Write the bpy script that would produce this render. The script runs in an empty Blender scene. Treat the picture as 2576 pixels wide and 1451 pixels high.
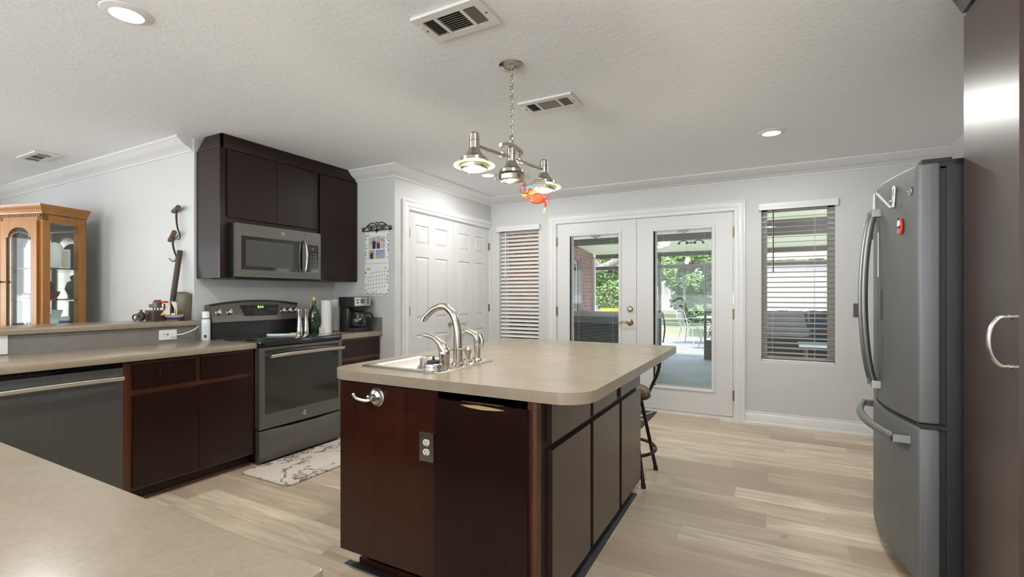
import bpy, bmesh, math, random
from mathutils import Vector, Matrix
random.seed(7)
PI = math.pi
sc = bpy.context.scene
COL = sc.collection

# ------------------------------------------------------------------ camera, world, sun, exposure
cd = bpy.data.cameras.new('camera'); cam = bpy.data.objects.new('camera', cd); COL.objects.link(cam)
cam.location = (0, 0, 1.25)
cam.rotation_euler = (PI/2, 0, math.atan(652/1207))
cd.sensor_width = 36.0; cd.lens = 36*1207/2576
cd.shift_y = 16.5/2576
cd.clip_start = 0.03; cd.clip_end = 300
sc.camera = cam

W = bpy.data.worlds.new('sky'); sc.world = W; W.use_nodes = True
wn = W.node_tree.nodes; wl = W.node_tree.links
bg = wn['Background']
_tc = wn.new('ShaderNodeTexCoord'); _sx = wn.new('ShaderNodeSeparateXYZ'); _cr = wn.new('ShaderNodeValToRGB')
wl.new(_tc.outputs['Generated'], _sx.inputs[0]); wl.new(_sx.outputs['Z'], _cr.inputs[0]); wl.new(_cr.outputs[0], bg.inputs[0])
_cr.color_ramp.elements[0].position = 0.0; _cr.color_ramp.elements[0].color = (0.92, 0.95, 1.0, 1)
_cr.color_ramp.elements[1].position = 0.8; _cr.color_ramp.elements[1].color = (0.62, 0.78, 1.0, 1)
_lt = wn.new('ShaderNodeMath'); _lt.operation = 'LESS_THAN'; _lt.inputs[1].default_value = 0.0   # lower half of the world boosted, added to light the ceiling through rear windows
_ma = wn.new('ShaderNodeMath'); _ma.operation = 'MULTIPLY_ADD'; _ma.inputs[1].default_value = 2.8; _ma.inputs[2].default_value = 2.7
wl.new(_sx.outputs['Z'], _lt.inputs[0]); wl.new(_lt.outputs[0], _ma.inputs[0]); wl.new(_ma.outputs[0], bg.inputs[1])

sd = bpy.data.lights.new('sun', 'SUN'); sun = bpy.data.objects.new('sun', sd); COL.objects.link(sun)
sd.energy = 6.0; sd.angle = 0.02; sd.color = (1, .96, .9)
sun.rotation_euler = Vector((-.5, .22, -.8)).to_track_quat('-Z', 'Y').to_euler()
CAN_W = 10.5

vs = sc.view_settings
vs.view_transform = 'Standard'; vs.look = 'None'; vs.gamma = 1.0; vs.use_curve_mapping = False
vs.exposure = 0.77
sc.cycles.max_bounces = 10; sc.cycles.diffuse_bounces = 6; sc.cycles.glossy_bounces = 4
sc.cycles.transparent_max_bounces = 24; sc.cycles.transmission_bounces = 6
sc.cycles.caustics_reflective = False; sc.cycles.caustics_refractive = False
sc.cycles.sample_clamp_indirect = 4.0

# ------------------------------------------------------------------ materials
def nm(name):
    m = bpy.data.materials.new(name); m.use_nodes = True
    nt = m.node_tree
    return m, nt, nt.nodes['Principled BSDF']
def L(nt, a, b): nt.links.new(a, b)
def rgba(c): return (c[0], c[1], c[2], 1)
def coords(nt, scale=(1, 1, 1)):
    tc = nt.nodes.new('ShaderNodeTexCoord'); mp = nt.nodes.new('ShaderNodeMapping')
    mp.inputs['Scale'].default_value = scale
    L(nt, tc.outputs['Object'], mp.inputs[0]); return mp.outputs[0]
def noise(nt, vec, scale, detail=3, rough=.5):
    n = nt.nodes.new('ShaderNodeTexNoise'); n.inputs['Scale'].default_value = scale
    n.inputs['Detail'].default_value = detail; n.inputs['Roughness'].default_value = rough
    L(nt, vec, n.inputs['Vector']); return n.outputs['Fac']
def ramp(nt, fac, stops):
    r = nt.nodes.new('ShaderNodeValToRGB'); e = r.color_ramp.elements
    while len(e) < len(stops): e.new(.5)
    for k, (p, c) in enumerate(stops): e[k].position = p; e[k].color = rgba(c)
    L(nt, fac, r.inputs[0]); return r.outputs[0]
def bump(nt, h, bs, strength=.2, dist=.01):
    b = nt.nodes.new('ShaderNodeBump'); b.inputs['Strength'].default_value = strength
    b.inputs['Distance'].default_value = dist
    L(nt, h, b.inputs['Height']); L(nt, b.outputs[0], bs.inputs['Normal'])
def mix(nt, fac, a, b, mode='MIX'):
    m = nt.nodes.new('ShaderNodeMix'); m.data_type = 'RGBA'; m.blend_type = mode
    for s, v in ((m.inputs[0], fac), (m.inputs[6], a), (m.inputs[7], b)):
        if isinstance(v, (int, float)): s.default_value = v
        elif isinstance(v, tuple): s.default_value = rgba(v)
        else: L(nt, v, s)
    return m.outputs[2]
def plain(name, c, rough=.5, metal=0, spec=.5, coat=0, var=0, vs_=20, bmp=0, bscale=200, emit=None, es=1):
    m, nt, b = nm(name)
    b.inputs['Base Color'].default_value = rgba(c); b.inputs['Roughness'].default_value = rough
    b.inputs['Metallic'].default_value = metal; b.inputs['Specular IOR Level'].default_value = spec
    b.inputs['Coat Weight'].default_value = coat; b.inputs['Coat Roughness'].default_value = .1
    v = coords(nt)
    if var:
        f = noise(nt, v, vs_)
        L(nt, ramp(nt, f, [(.3, tuple(x*(1-var) for x in c)), (.7, tuple(min(1, x*(1+var)) for x in c))]), b.inputs['Base Color'])
    if bmp: bump(nt, noise(nt, v, bscale, 4), b, bmp, .004)
    if emit: b.inputs['Emission Color'].default_value = rgba(emit); b.inputs['Emission Strength'].default_value = es
    return m
def woodmat(name, c1, c2, rough=.3, coat=.4, scale=(28, 28, 1.6), spec=.5, croug=.12, scratch=0):
    m, nt, b = nm(name)
    v = coords(nt, scale)
    f = noise(nt, v, 1.0, 5, .6); f2 = noise(nt, coords(nt), 3.0, 2)
    c = ramp(nt, f, [(.32, c1), (.68, c2)])
    c = mix(nt, f2, c, tuple(x*.72 for x in c1), 'MIX')
    if scratch:
        s = noise(nt, coords(nt, (90, 90, 9)), 1.0, 2)
        c = mix(nt, ramp(nt, s, [(.74, (0, 0, 0)), (.8, (scratch,)*3)]), c, (.25, .1, .05))
    L(nt, c, b.inputs['Base Color'])
    b.inputs['Roughness'].default_value = rough; b.inputs['Coat Weight'].default_value = coat
    b.inputs['Coat Roughness'].default_value = croug; b.inputs['Specular IOR Level'].default_value = spec
    bump(nt, f, b, .06, .002)
    return m
def brushed(name, c, rough=.3, sc_=(2, 2, 300), metal=1.0):
    m, nt, b = nm(name)
    f = noise(nt, coords(nt, sc_), 1.0, 2)
    L(nt, ramp(nt, f, [(.3, tuple(x*.9 for x in c)), (.7, tuple(min(1, x*1.08) for x in c))]), b.inputs['Base Color'])
    b.inputs['Metallic'].default_value = metal; b.inputs['Roughness'].default_value = rough
    return m
def glassmat(name, tint=(1, 1, 1), gloss=.08):
    m, nt, b = nm(name); nt.nodes.remove(b)
    out = nt.nodes['Material Output']
    t = nt.nodes.new('ShaderNodeBsdfTransparent'); t.inputs[0].default_value = rgba(tint)
    g = nt.nodes.new('ShaderNodeBsdfGlossy'); g.inputs['Roughness'].default_value = .02
    lw = nt.nodes.new('ShaderNodeLayerWeight'); lw.inputs[0].default_value = .5
    pw = nt.nodes.new('ShaderNodeMath'); pw.operation = 'POWER'; pw.inputs[1].default_value = 4; L(nt, lw.outputs['Facing'], pw.inputs[0])
    mt = nt.nodes.new('ShaderNodeMath'); mt.operation = 'MULTIPLY_ADD'; mt.inputs[1].default_value = .35; mt.inputs[2].default_value = gloss; mt.use_clamp = True
    L(nt, pw.outputs[0], mt.inputs[0])
    mx = nt.nodes.new('ShaderNodeMixShader')
    L(nt, mt.outputs[0], mx.inputs[0]); L(nt, t.outputs[0], mx.inputs[1]); L(nt, g.outputs[0], mx.inputs[2]); L(nt, mx.outputs[0], out.inputs[0])
    return m

M = {}
M['wall'] = plain('wall_paint', (.55, .555, .55), .55, var=.015, vs_=3, bmp=.04, bscale=260)
M['trim'] = plain('white_trim', (.67, .67, .67), .32, var=.01)
M['blind'] = plain('blind_white', (.80, .78, .75), .45)
M['doorw'] = plain('door_white', (.62, .62, .618), .35)
# knock-down ceiling
m, nt, b = nm('ceiling_texture'); M['ceil'] = m
b.inputs['Base Color'].default_value = (.78, .805, .83, 1); b.inputs['Roughness'].default_value = .8
f = noise(nt, coords(nt), 26, 5, .6)
bump(nt, ramp(nt, f, [(.47, (0, 0, 0)), (.56, (1, 1, 1))]), b, .16, .008)
# plank floor: brick pattern gives every plank its own tone
m, nt, b = nm('vinyl_plank'); M['floor'] = m
v = coords(nt)
def brick(nt, v, w, h, c1, c2, mortar, cm, off=.37, freq=2):
    k = nt.nodes.new('ShaderNodeTexBrick'); k.inputs['Scale'].default_value = 1
    k.inputs['Brick Width'].default_value = w; k.inputs['Row Height'].default_value = h
    k.inputs['Mortar Size'].default_value = mortar; k.offset = off; k.offset_frequency = freq
    k.inputs['Color1'].default_value = rgba(c1); k.inputs['Color2'].default_value = rgba(c2); k.inputs['Mortar'].default_value = rgba(cm)
    k.inputs['Mortar Smooth'].default_value = .1
    L(nt, v, k.inputs['Vector']); return k
def math_(nt, op, a, b=None, c=None):
    n_ = nt.nodes.new('ShaderNodeMath'); n_.operation = op
    for k, q in enumerate((a, b, c)):
        if q is None: continue
        if isinstance(q, (int, float)): n_.inputs[k].default_value = q
        else: L(nt, q, n_.inputs[k])
    return n_.outputs[0]
PW, PL = .182, 1.22
sp = nt.nodes.new('ShaderNodeSeparateXYZ'); L(nt, v, sp.inputs[0])
yr = math_(nt, 'DIVIDE', sp.outputs['Y'], PW); row = math_(nt, 'FLOOR', yr)
w1 = nt.nodes.new('ShaderNodeTexWhiteNoise'); w1.noise_dimensions = '1D'; L(nt, row, w1.inputs['W'])
xr = math_(nt, 'ADD', math_(nt, 'DIVIDE', sp.outputs['X'], PL), math_(nt, 'MULTIPLY', w1.outputs['Value'], 7.0)); col_ = math_(nt, 'FLOOR', xr)
cv_ = nt.nodes.new('ShaderNodeCombineXYZ'); L(nt, row, cv_.inputs[0]); L(nt, col_, cv_.inputs[1])
w2 = nt.nodes.new('ShaderNodeTexWhiteNoise'); w2.noise_dimensions = '3D'; L(nt, cv_.outputs[0], w2.inputs['Vector'])
tone = ramp(nt, w2.outputs['Value'], [(.0, (.58, .46, .33)), (.22, (.79, .69, .51)), (.42, (.46, .355, .255)), (.60, (.83, .73, .55)), (.8, (.53, .42, .305)), (1, (.41, .315, .23))])
fy = math_(nt, 'ABSOLUTE', math_(nt, 'SUBTRACT', math_(nt, 'FRACT', yr), .5)); fx_ = math_(nt, 'ABSOLUTE', math_(nt, 'SUBTRACT', math_(nt, 'FRACT', xr), .5))
seam = math_(nt, 'MAXIMUM', math_(nt, 'GREATER_THAN', fy, .5-.0012/PW), math_(nt, 'GREATER_THAN', fx_, .5-.0012/PL))
add = nt.nodes.new('ShaderNodeVectorMath'); add.operation = 'MULTIPLY_ADD'
L(nt, w2.outputs['Color'], add.inputs[0]); add.inputs[1].default_value = (31, 17, 5); L(nt, v, add.inputs[2])
mp = nt.nodes.new('ShaderNodeMapping'); mp.inputs['Scale'].default_value = (2.4, 30, 1); L(nt, add.outputs[0], mp.inputs[0])
g1 = noise(nt, mp.outputs[0], 1.0, 6, .65)
mp2 = nt.nodes.new('ShaderNodeMapping'); mp2.inputs['Scale'].default_value = (1.1, 5, 1); L(nt, add.outputs[0], mp2.inputs[0])
g2 = noise(nt, mp2.outputs[0], 1.6, 3)
c = mix(nt, ramp(nt, g1, [(.38, (0, 0, 0)), (.70, (.72,)*3)]), tone, (.36, .28, .21))
c = mix(nt, ramp(nt, g2, [(.46, (0, 0, 0)), (.68, (.62,)*3)]), c, (.40, .305, .235))
kn = noise(nt, add.outputs[0], 5.5, 2)
c = mix(nt, ramp(nt, kn, [(.74, (0, 0, 0)), (.80, (.7,)*3)]), c, (.22, .165, .12))
c = mix(nt, math_(nt, 'MULTIPLY', seam, .35), c, (.25, .19, .14))
L(nt, c, b.inputs['Base Color']); b.inputs['Roughness'].default_value = .34
bump(nt, g1, b, .05, .002)
# laminate counter
def laminate(name, base, rough):
    m, nt, b = nm(name)
    v = coords(nt)
    f1 = noise(nt, v, 7, 6, .7); f2 = noise(nt, v, 120, 3); f3 = noise(nt, v, 2.5, 3)
    c = ramp(nt, f1, [(.3, tuple(x*.86 for x in base)), (.7, tuple(x*1.12 for x in base))])
    c = mix(nt, ramp(nt, f3, [(.4, (0, 0, 0)), (.65, (.5,)*3)]), c, (base[0]*1.06, base[1]*.96, base[2]*.94))
    c = mix(nt, ramp(nt, f2, [(.42, (0, 0, 0)), (.7, (.22,)*3)]), c, tuple(x*.6 for x in base))
    L(nt, c, b.inputs['Base Color']); b.inputs['Roughness'].default_value = rough
    return m
M['lam'] = laminate('counter_laminate', (.295, .250, .186), .24)
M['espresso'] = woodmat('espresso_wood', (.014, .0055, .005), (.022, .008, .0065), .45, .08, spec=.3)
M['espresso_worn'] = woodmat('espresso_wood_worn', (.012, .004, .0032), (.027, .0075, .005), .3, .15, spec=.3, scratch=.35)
M['frame_wood'] = woodmat('face_frame_wood', (.075, .020, .010), (.13, .04, .018), .32, .3, scratch=.4)
M['espresso_sheen'] = woodmat('espresso_wood_sheen', (.044, .021, .014), (.056, .028, .018), .36, .45, croug=.30)  # same dark wood; lighter base colour stands for reflected window sheen
M['oak'] = woodmat('golden_oak', (.35, .14, .02), (.50, .22, .038), .35, .3, scale=(30, 30, 2))
M['dkwood'] = woodmat('old_dark_wood', (.045, .028, .02), (.085, .055, .035), .6, 0)
M['midwood'] = woodmat('worn_wood', (.13, .075, .04), (.2, .12, .06), .6, 0)
M['slate'] = brushed('slate_metal', (.155, .147, .135), .42, (2, 2, 200), .75)
M['slate_dk'] = brushed('dark_slate_metal', (.125, .125, .122), .40, (200, 200, 2), .7)
M['slate_fr'] = brushed('fridge_slate_metal', (.165, .168, .172), .5, (200, 200, 2), .4)
M['slate_side'] = plain('fridge_side_paint', (.018, .018, .019), .45, bmp=.05, bscale=500)
M['steel'] = brushed('brushed_steel', (.60, .585, .56), .27, (300, 300, 4))
M['steel_dk'] = brushed('fridge_handle_steel', (.27, .27, .27), .33, (300, 300, 4))
M['nickel'] = brushed('satin_nickel', (.50, .465, .41), .24, (4, 4, 300))
M['sink'] = brushed('sink_steel', (.66, .63, .57), .26, (200, 3, 3))
M['chrome'] = plain('chrome', (.75, .74, .72), .1, 1)
M['brass'] = plain('aged_brass', (.47, .375, .215), .24, 1)
M['hinge'] = plain('hinge_bronze', (.30, .23, .14), .35, 1)
M['black'] = plain('black_plastic', (.012, .012, .012), .3)
M['blackmat'] = plain('matte_black', (.015, .014, .014), .55)
M['blackglass'] = plain('black_glass', (.006, .006, .007), .06, spec=.6, coat=.4)
M['ovenglass'] = plain('oven_glass', (.016, .016, .015), .07, spec=.6, coat=.25)
M['iron'] = plain('dark_iron', (.028, .022, .019), .38, .6)
M['white'] = plain('white_plastic', (.75, .75, .73), .35)
M['paper'] = plain('white_paper', (.78, .78, .76), .7)
M['towel'] = plain('paper_towel', (.74, .75, .74), .9, bmp=.2, bscale=90)
M['shadeglass'] = plain('pale_green_glass', (.70, .74, .50), .2, spec=.5, emit=(.75, .85, .45), es=.25)
M['shadeoff'] = glassmat('clear_shade_glass', (.95, .97, .94), .05)
M['lampon'] = plain('lit_diffuser', (1, 1, 1), .5, emit=(1, .96, .86), es=9)
M['lampoff'] = plain('frosted_diffuser', (.72, .70, .62), .5)
M['canlens'] = plain('can_lens', (1, 1, 1), .5, emit=(1, .97, .92), es=8)
M['glass'] = glassmat('window_glass', (.97, .985, .98), .012)
M['cabglass'] = glassmat('cabinet_glass', (.92, .94, .92), .05)
M['green_digit'] = plain('green_digits', (.1, .9, .05), .4, emit=(.2, 1, .05), es=3)
M['dimlight'] = plain('dim_indicator', (.2, .25, .05), .4, emit=(.35, .5, .05), es=.15)
M['label_gray'] = plain('gray_legend', (.16, .16, .155), .5)
M['bottle'] = plain('green_bottle_glass', (.012, .035, .006), .05, spec=.7, coat=.6)
M['yellow'] = plain('yellow_paint', (.72, .48, .05), .4)
M['red'] = plain('red_paint', (.62, .045, .02), .4)
M['dkred'] = plain('dark_red_paint', (.30, .02, .02), .4)
M['orange'] = plain('orange_red_paint', (.80, .09, .02), .35)
M['teal'] = plain('teal_paint', (.16, .29, .28), .5)
M['blue'] = plain('blue_paint', (.02, .06, .22), .4)
M['cream'] = plain('cream_cloth', (.62, .57, .47), .8)
M['almond'] = plain('almond_plastic', (.74, .70, .62), .35)
M['gunmetal'] = plain('bronze_plate', (.19, .175, .15), .35, .8)
M['vent'] = plain('vent_white', (.66, .65, .63), .45)
M['ventdk'] = plain('vent_dark', (.05, .046, .04), .7)
M['ventmid'] = plain('vent_shadow', (.20, .19, .165), .6)
M['skin'] = plain('photo_skin', (.42, .25, .18), .6)
M['olive'] = plain('olive_metal', (.13, .115, .075), .5)
M['vinylseat'] = None
m, nt, b = nm('plaid_seat'); M['vinylseat'] = m
ck = nt.nodes.new('ShaderNodeTexChecker'); ck.inputs['Scale'].default_value = 16
ck.inputs['Color1'].default_value = (.10, .065, .045, 1); ck.inputs['Color2'].default_value = (.30, .17, .085, 1)
L(nt, coords(nt), ck.inputs['Vector']); L(nt, ck.outputs[0], b.inputs['Base Color']); b.inputs['Roughness'].default_value = .5
m, nt, b = nm('marble_mat'); M['marble'] = m
v = coords(nt)
n0 = noise(nt, v, 2.2, 6, .7)
am = nt.nodes.new('ShaderNodeMath'); am.operation = 'SUBTRACT'; L(nt, n0, am.inputs[0]); am.inputs[1].default_value = .5
ab = nt.nodes.new('ShaderNodeMath'); ab.operation = 'ABSOLUTE'; L(nt, am.outputs[0], ab.inputs[0])
L(nt, ramp(nt, ab.outputs[0], [(.0, (.13, .10, .10)), (.009, (.26, .22, .21)), (.022, (.66, .60, .52))]), b.inputs['Base Color']); b.inputs['Roughness'].default_value = .55
M['brick'] = None
m, nt, b = nm('brick_wall'); M['brick'] = m
mp = nt.nodes.new('ShaderNodeMapping'); mp.inputs['Rotation'].default_value = (PI/2, 0, PI/2)
tc = nt.nodes.new('ShaderNodeTexCoord')
cb = nt.nodes.new('ShaderNodeCombineXYZ'); sp = nt.nodes.new('ShaderNodeSeparateXYZ'); L(nt, tc.outputs['Object'], sp.inputs[0])
L(nt, sp.outputs['Y'], cb.inputs[0]); L(nt, sp.outputs['Z'], cb.inputs[1])
bk = brick(nt, cb.outputs[0], .215, .075, (.20, .075, .062), (.33, .145, .12), .010, (.30, .26, .24), .5)
L(nt, mix(nt, .25, bk.outputs['Color'], ramp(nt, noise(nt, tc.outputs['Object'], 9), [(.3, (.15, .07, .06)), (.7, (.5, .34, .31))])), b.inputs['Base Color']); b.inputs['Roughness'].default_value = .85
M['conc'] = plain('porch_concrete', (.19, .195, .22), .6, var=.15, vs_=2)
m, nt, b = nm('patio_pavers'); M['paver'] = m
bk = brick(nt, coords(nt), .4, .4, (.20, .19, .182), (.235, .225, .215), .012, (.14, .135, .13), .5)
L(nt, bk.outputs['Color'], b.inputs['Base Color']); b.inputs['Roughness'].default_value = .8
M['grass'] = plain('lawn_grass', (.205, .21, .12), .9, var=.12, vs_=.5)
M['leaf'] = plain('leaf_green', (.10, .175, .045), .6, var=.45, vs_=3)
M['leaf2'] = plain('leaf_bluegreen', (.075, .14, .06), .6, var=.4, vs_=3)
M['leaf3'] = plain('leaf_yellowgreen', (.16, .25, .07), .6, var=.4, vs_=3)
M['bark'] = plain('bark', (.22, .19, .165), .9, var=.3, vs_=8)
M['alum'] = plain('bronze_aluminium', (.13, .12, .115), .45, .3)
m, nt, b = nm('porch_ceiling_panel'); M['roofw'] = m      # ribbed sheets; green bounce light put into the colour, translucency added to brighten them
b.inputs['Base Color'].default_value = (.76, .79, .70, 1); b.inputs['Roughness'].default_value = .5
tr_ = nt.nodes.new('ShaderNodeBsdfTranslucent'); tr_.inputs[0].default_value = (.72, .72, .60, 1)
mx_ = nt.nodes.new('ShaderNodeMixShader'); mx_.inputs[0].default_value = .34
L(nt, b.outputs[0], mx_.inputs[1]); L(nt, tr_.outputs[0], mx_.inputs[2]); L(nt, mx_.outputs[0], nt.nodes['Material Output'].inputs[0])
wv = nt.nodes.new('ShaderNodeTexWave'); wv.bands_direction = 'X'; wv.inputs['Scale'].default_value = 4; L(nt, coords(nt), wv.inputs['Vector']); bump(nt, wv.outputs['Fac'], b, .3, .01)
M['extwhite'] = plain('white_siding', (.46, .43, .42), .7)
M['tub'] = plain('tub_cabinet', (.035, .04, .05), .45)
M['tubcover'] = plain('tub_cover', (.15, .16, .19), .5)
M['tarp'] = plain('blue_black_tarp', (.016, .026, .04), .28, bmp=.6, bscale=9)
M['ltblue'] = plain('pale_blue_plastic', (.55, .68, .74), .4)
M['strip'] = plain('dark_floor_strip', (.045, .05, .06), .7)
M['rugdark'] = plain('rug_dark', (.055, .045, .042), .9)
M['rugwhite'] = plain('rug_cream', (.60, .55, .50), .9)
M['chip'] = plain('bare_wood_chip', (.42, .28, .13), .7)
M['shaded_lam'] = laminate('shaded_laminate', (.20, .19, .18), .35)  # same counter laminate, with the shade on the splash put into its colour

# ------------------------------------------------------------------ mesh helpers
OFF = {}
class MB:
    def __init__(s): s.bm = bmesh.new()
    def add(s, vs_, fs, mi=0):
        vv = [s.bm.verts.new(p) for p in vs_]; out = []
        for f in fs:
            try:
                q = s.bm.faces.new([vv[i] for i in f]); q.material_index = mi; out.append(q)
            except ValueError: pass
        return vv
    def bev(s, vv, bev, seg=2):
        es = set()
        for v in vv: es.update(v.link_edges)
        es = [e for e in es if len(e.link_faces) == 2 and e.calc_face_angle(0) > .5]
        if es: bmesh.ops.bevel(s.bm, geom=es, offset=bev, segments=seg, affect='EDGES', profile=.5, clamp_overlap=True)
    def box(s, a, b, bev=0, seg=2, mi=0, mat=None):
        x0, x1 = sorted((a[0], b[0])); y0, y1 = sorted((a[1], b[1])); z0, z1 = sorted((a[2], b[2]))
        p = [(x0, y0, z0), (x1, y0, z0), (x1, y1, z0), (x0, y1, z0), (x0, y0, z1), (x1, y0, z1), (x1, y1, z1), (x0, y1, z1)]
        if mat: p = [mat @ Vector(q) for q in p]
        vv = s.add(p, [(0, 3, 2, 1), (4, 5, 6, 7), (0, 1, 5, 4), (1, 2, 6, 5), (2, 3, 7, 6), (3, 0, 4, 7)], mi)
        if bev: s.bev(vv, bev, seg)
        return s
    def cyl(s, p0, p1, r0, r1=None, n=20, mi=0, cap=True):
        p0 = Vector(p0); p1 = Vector(p1); r1 = r0 if r1 is None else r1
        d = (p1-p0).normalized(); u = d.orthogonal().normalized(); w = d.cross(u)
        vs_ = []
        for p, r in ((p0, r0), (p1, r1)):
            for k in range(n):
                t = 2*PI*k/n; vs_.append(p+u*(r*math.cos(t))+w*(r*math.sin(t)))
        fs = [(k, (k+1) % n, n+(k+1) % n, n+k) for k in range(n)]
        if cap: fs += [tuple(range(n))[::-1], tuple(range(n, 2*n))]
        s.add(vs_, fs, mi); return s
    def lathe(s, prof, c=(0, 0, 0), n=28, mi=0, mat=None, sx=1, sy=1):
        vs_ = []; fs = []; c = Vector(c)
        for (r, z) in prof:
            for k in range(n):
                t = 2*PI*k/n; p = Vector((max(r, 1e-5)*math.cos(t)*sx, max(r, 1e-5)*math.sin(t)*sy, z))
                vs_.append((mat @ p if mat else p)+c)
        for j in range(len(prof)-1):
            for k in range(n):
                a = j*n+k; b_ = j*n+(k+1) % n; fs.append((a, b_, b_+n, a+n))
        s.add(vs_, fs, mi); return s
    def tube(s, pts, r, n=10, closed=False, mi=0, flat=1.0):
        pts = [Vector(p) for p in pts]; m_ = len(pts)
        rr = r if isinstance(r, (list, tuple)) else [r]*m_
        vs_ = []; fs = []; prev = None
        for i, p in enumerate(pts):
            a = pts[i-1] if (i > 0 or closed) else p; b_ = pts[(i+1) % m_] if (i < m_-1 or closed) else p
            d = (b_-a).normalized()
            u = d.orthogonal().normalized() if prev is None else (prev-d*prev.dot(d)).normalized()
            prev = u; w = d.cross(u)
            for k in range(n):
                t = 2*PI*k/n; vs_.append(p+u*(rr[i]*math.cos(t))+w*(rr[i]*flat*math.sin(t)))
        for i in range(m_ if closed else m_-1):
            for k in range(n):
                a = i*n+k; b_ = i*n+(k+1) % n; j = ((i+1) % m_)*n
                fs.append((a, b_, j+(k+1) % n, j+k))
        if not closed: fs += [tuple(range(n))[::-1], tuple(range((m_-1)*n, m_*n))]
        s.add(vs_, fs, mi); return s
    def prism(s, poly, vec, bev=0, seg=2, mi=0):
        poly = [Vector(p) for p in poly]; vec = Vector(vec); n = len(poly)
        vv = s.add(poly+[p+vec for p in poly], [tuple(range(n))[::-1], tuple(range(n, 2*n))]+[(k, (k+1) % n, n+(k+1) % n, n+k) for k in range(n)], mi)
        bmesh.ops.recalc_face_normals(s.bm, faces=list({f for v in vv for f in v.link_faces}))
        if bev: s.bev(vv, bev, seg)
        return s
    def ball(s, c, r, ry=None, rz=None, n=16, mi=0, mat=None):
        ry = r if ry is None else ry; rz = r if rz is None else rz
        prof = [(math.sin(PI*j/(n//2)), -math.cos(PI*j/(n//2))) for j in range(n//2+1)]
        mm = Matrix.Diagonal((r, ry, rz)); mm = (mat.to_3x3() @ mm) if mat else mm
        return s.lathe(prof, c, n, mi, mm)
    def sweep(s, path, prof, up, mi=0, closed=False, flip=1):
        """profile (a, b): a = sideways from the path in the plane normal to up, b = along up; mitred"""
        up = Vector(up).normalized(); P = [Vector(p) for p in path]; n = len(P); k = len(prof); vs_ = []; fs = []
        for i in range(n):
            d0 = (P[i]-P[i-1]).normalized() if i > 0 else None; d1 = (P[i+1]-P[i]).normalized() if i < n-1 else None
            if d0 is None: d0 = d1
            if d1 is None: d1 = d0
            n0 = up.cross(d0)*flip; n1 = up.cross(d1)*flip
            mv = (n0+n1); mv = mv/(mv.dot(n0))
            for a, b_ in prof: vs_.append(P[i]+mv*a+up*b_)
        for i in range(n-1):
            for j in range(k):
                fs.append((i*k+j, i*k+(j+1) % k, (i+1)*k+(j+1) % k, (i+1)*k+j))
        fs += [tuple(range(k))[::-1], tuple(range((n-1)*k, n*k))]
        s.add(vs_, fs, mi); return s
    def text(s, body, size, o, u, v, depth=.0006, mi=0, shear=0):
        """flat lettering: o centre, u reading direction, v up"""
        cu = bpy.data.curves.new('lettering', 'FONT'); cu.body = body; cu.size = size; cu.align_x = 'CENTER'; cu.align_y = 'CENTER'
        cu.shear = shear; cu.extrude = depth/2; cu.resolution_u = 3
        ob = bpy.data.objects.new('lettering', cu); COL.objects.link(ob)
        dg = bpy.context.evaluated_depsgraph_get(); ev = ob.evaluated_get(dg); me = ev.to_mesh()
        u = Vector(u).normalized(); v = Vector(v).normalized(); w = u.cross(v); o = Vector(o)
        s.add([o+u*q.co.x+v*q.co.y+w*q.co.z for q in me.vertices], [tuple(p.vertices) for p in me.polygons], mi)
        ev.to_mesh_clear(); bpy.data.objects.remove(ob); bpy.data.curves.remove(cu)
        return s
    def build(s, name, mats, parent=None, ang=32, kind=None, label=None):
        bm = s.bm
        bmesh.ops.recalc_face_normals(bm, faces=bm.faces)
        off = OFF.get(parent.name, Vector()) if parent else Vector()
        if off.length: bmesh.ops.translate(bm, verts=bm.verts, vec=-off)
        for f in bm.faces: f.smooth = True
        a = math.radians(ang)
        for e in bm.edges:
            if len(e.link_faces) == 2 and e.calc_face_angle(0) > a: e.smooth = False
        me = bpy.data.meshes.new(name); bm.to_mesh(me); bm.free()
        if not isinstance(mats, (list, tuple)): mats = [mats]
        for m_ in mats: me.materials.append(M[m_] if isinstance(m_, str) else m_)
        o = bpy.data.objects.new(name, me); COL.objects.link(o)
        if parent: o.parent = parent; OFF[o.name] = off
        if kind: o['kind'] = kind
        if label: o['label'] = label
        return o
def tag(o, label, cat, group=None):
    o['label'] = label; o['category'] = cat
    if group: o['group'] = group
    return o
def thing(name, label, cat, loc, rotz=0, group=None, local=False):
    o = bpy.data.objects.new(name, None); COL.objects.link(o); o.location = loc; o.rotation_euler = (0, 0, rotz); o.empty_display_size = .05
    OFF[o.name] = Vector() if (local or rotz) else Vector(loc)
    return tag(o, label, cat, group)
def struct(name, loc):
    o = bpy.data.objects.new(name, None); COL.objects.link(o); o.location = loc; o['kind'] = 'structure'; OFF[o.name] = Vector(loc); return o
def copy_tree(o, parent=None):
    c = o.copy(); COL.objects.link(c)
    if parent: c.parent = parent
    for ch in list(o.children): copy_tree(ch, c)
    return c
def spline(pts, n=8):
    P = [Vector(p) for p in pts]; out = []
    for i in range(len(P)-1):
        p0 = P[max(i-1, 0)]; p1 = P[i]; p2 = P[i+1]; p3 = P[min(i+2, len(P)-1)]
        for k in range(n):
            t = k/n; out.append(.5*((2*p1)+(p2-p0)*t+(2*p0-5*p1+4*p2-p3)*t*t+(3*p1-p0-3*p2+p3)*t**3))
    out.append(P[-1]); return out
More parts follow.
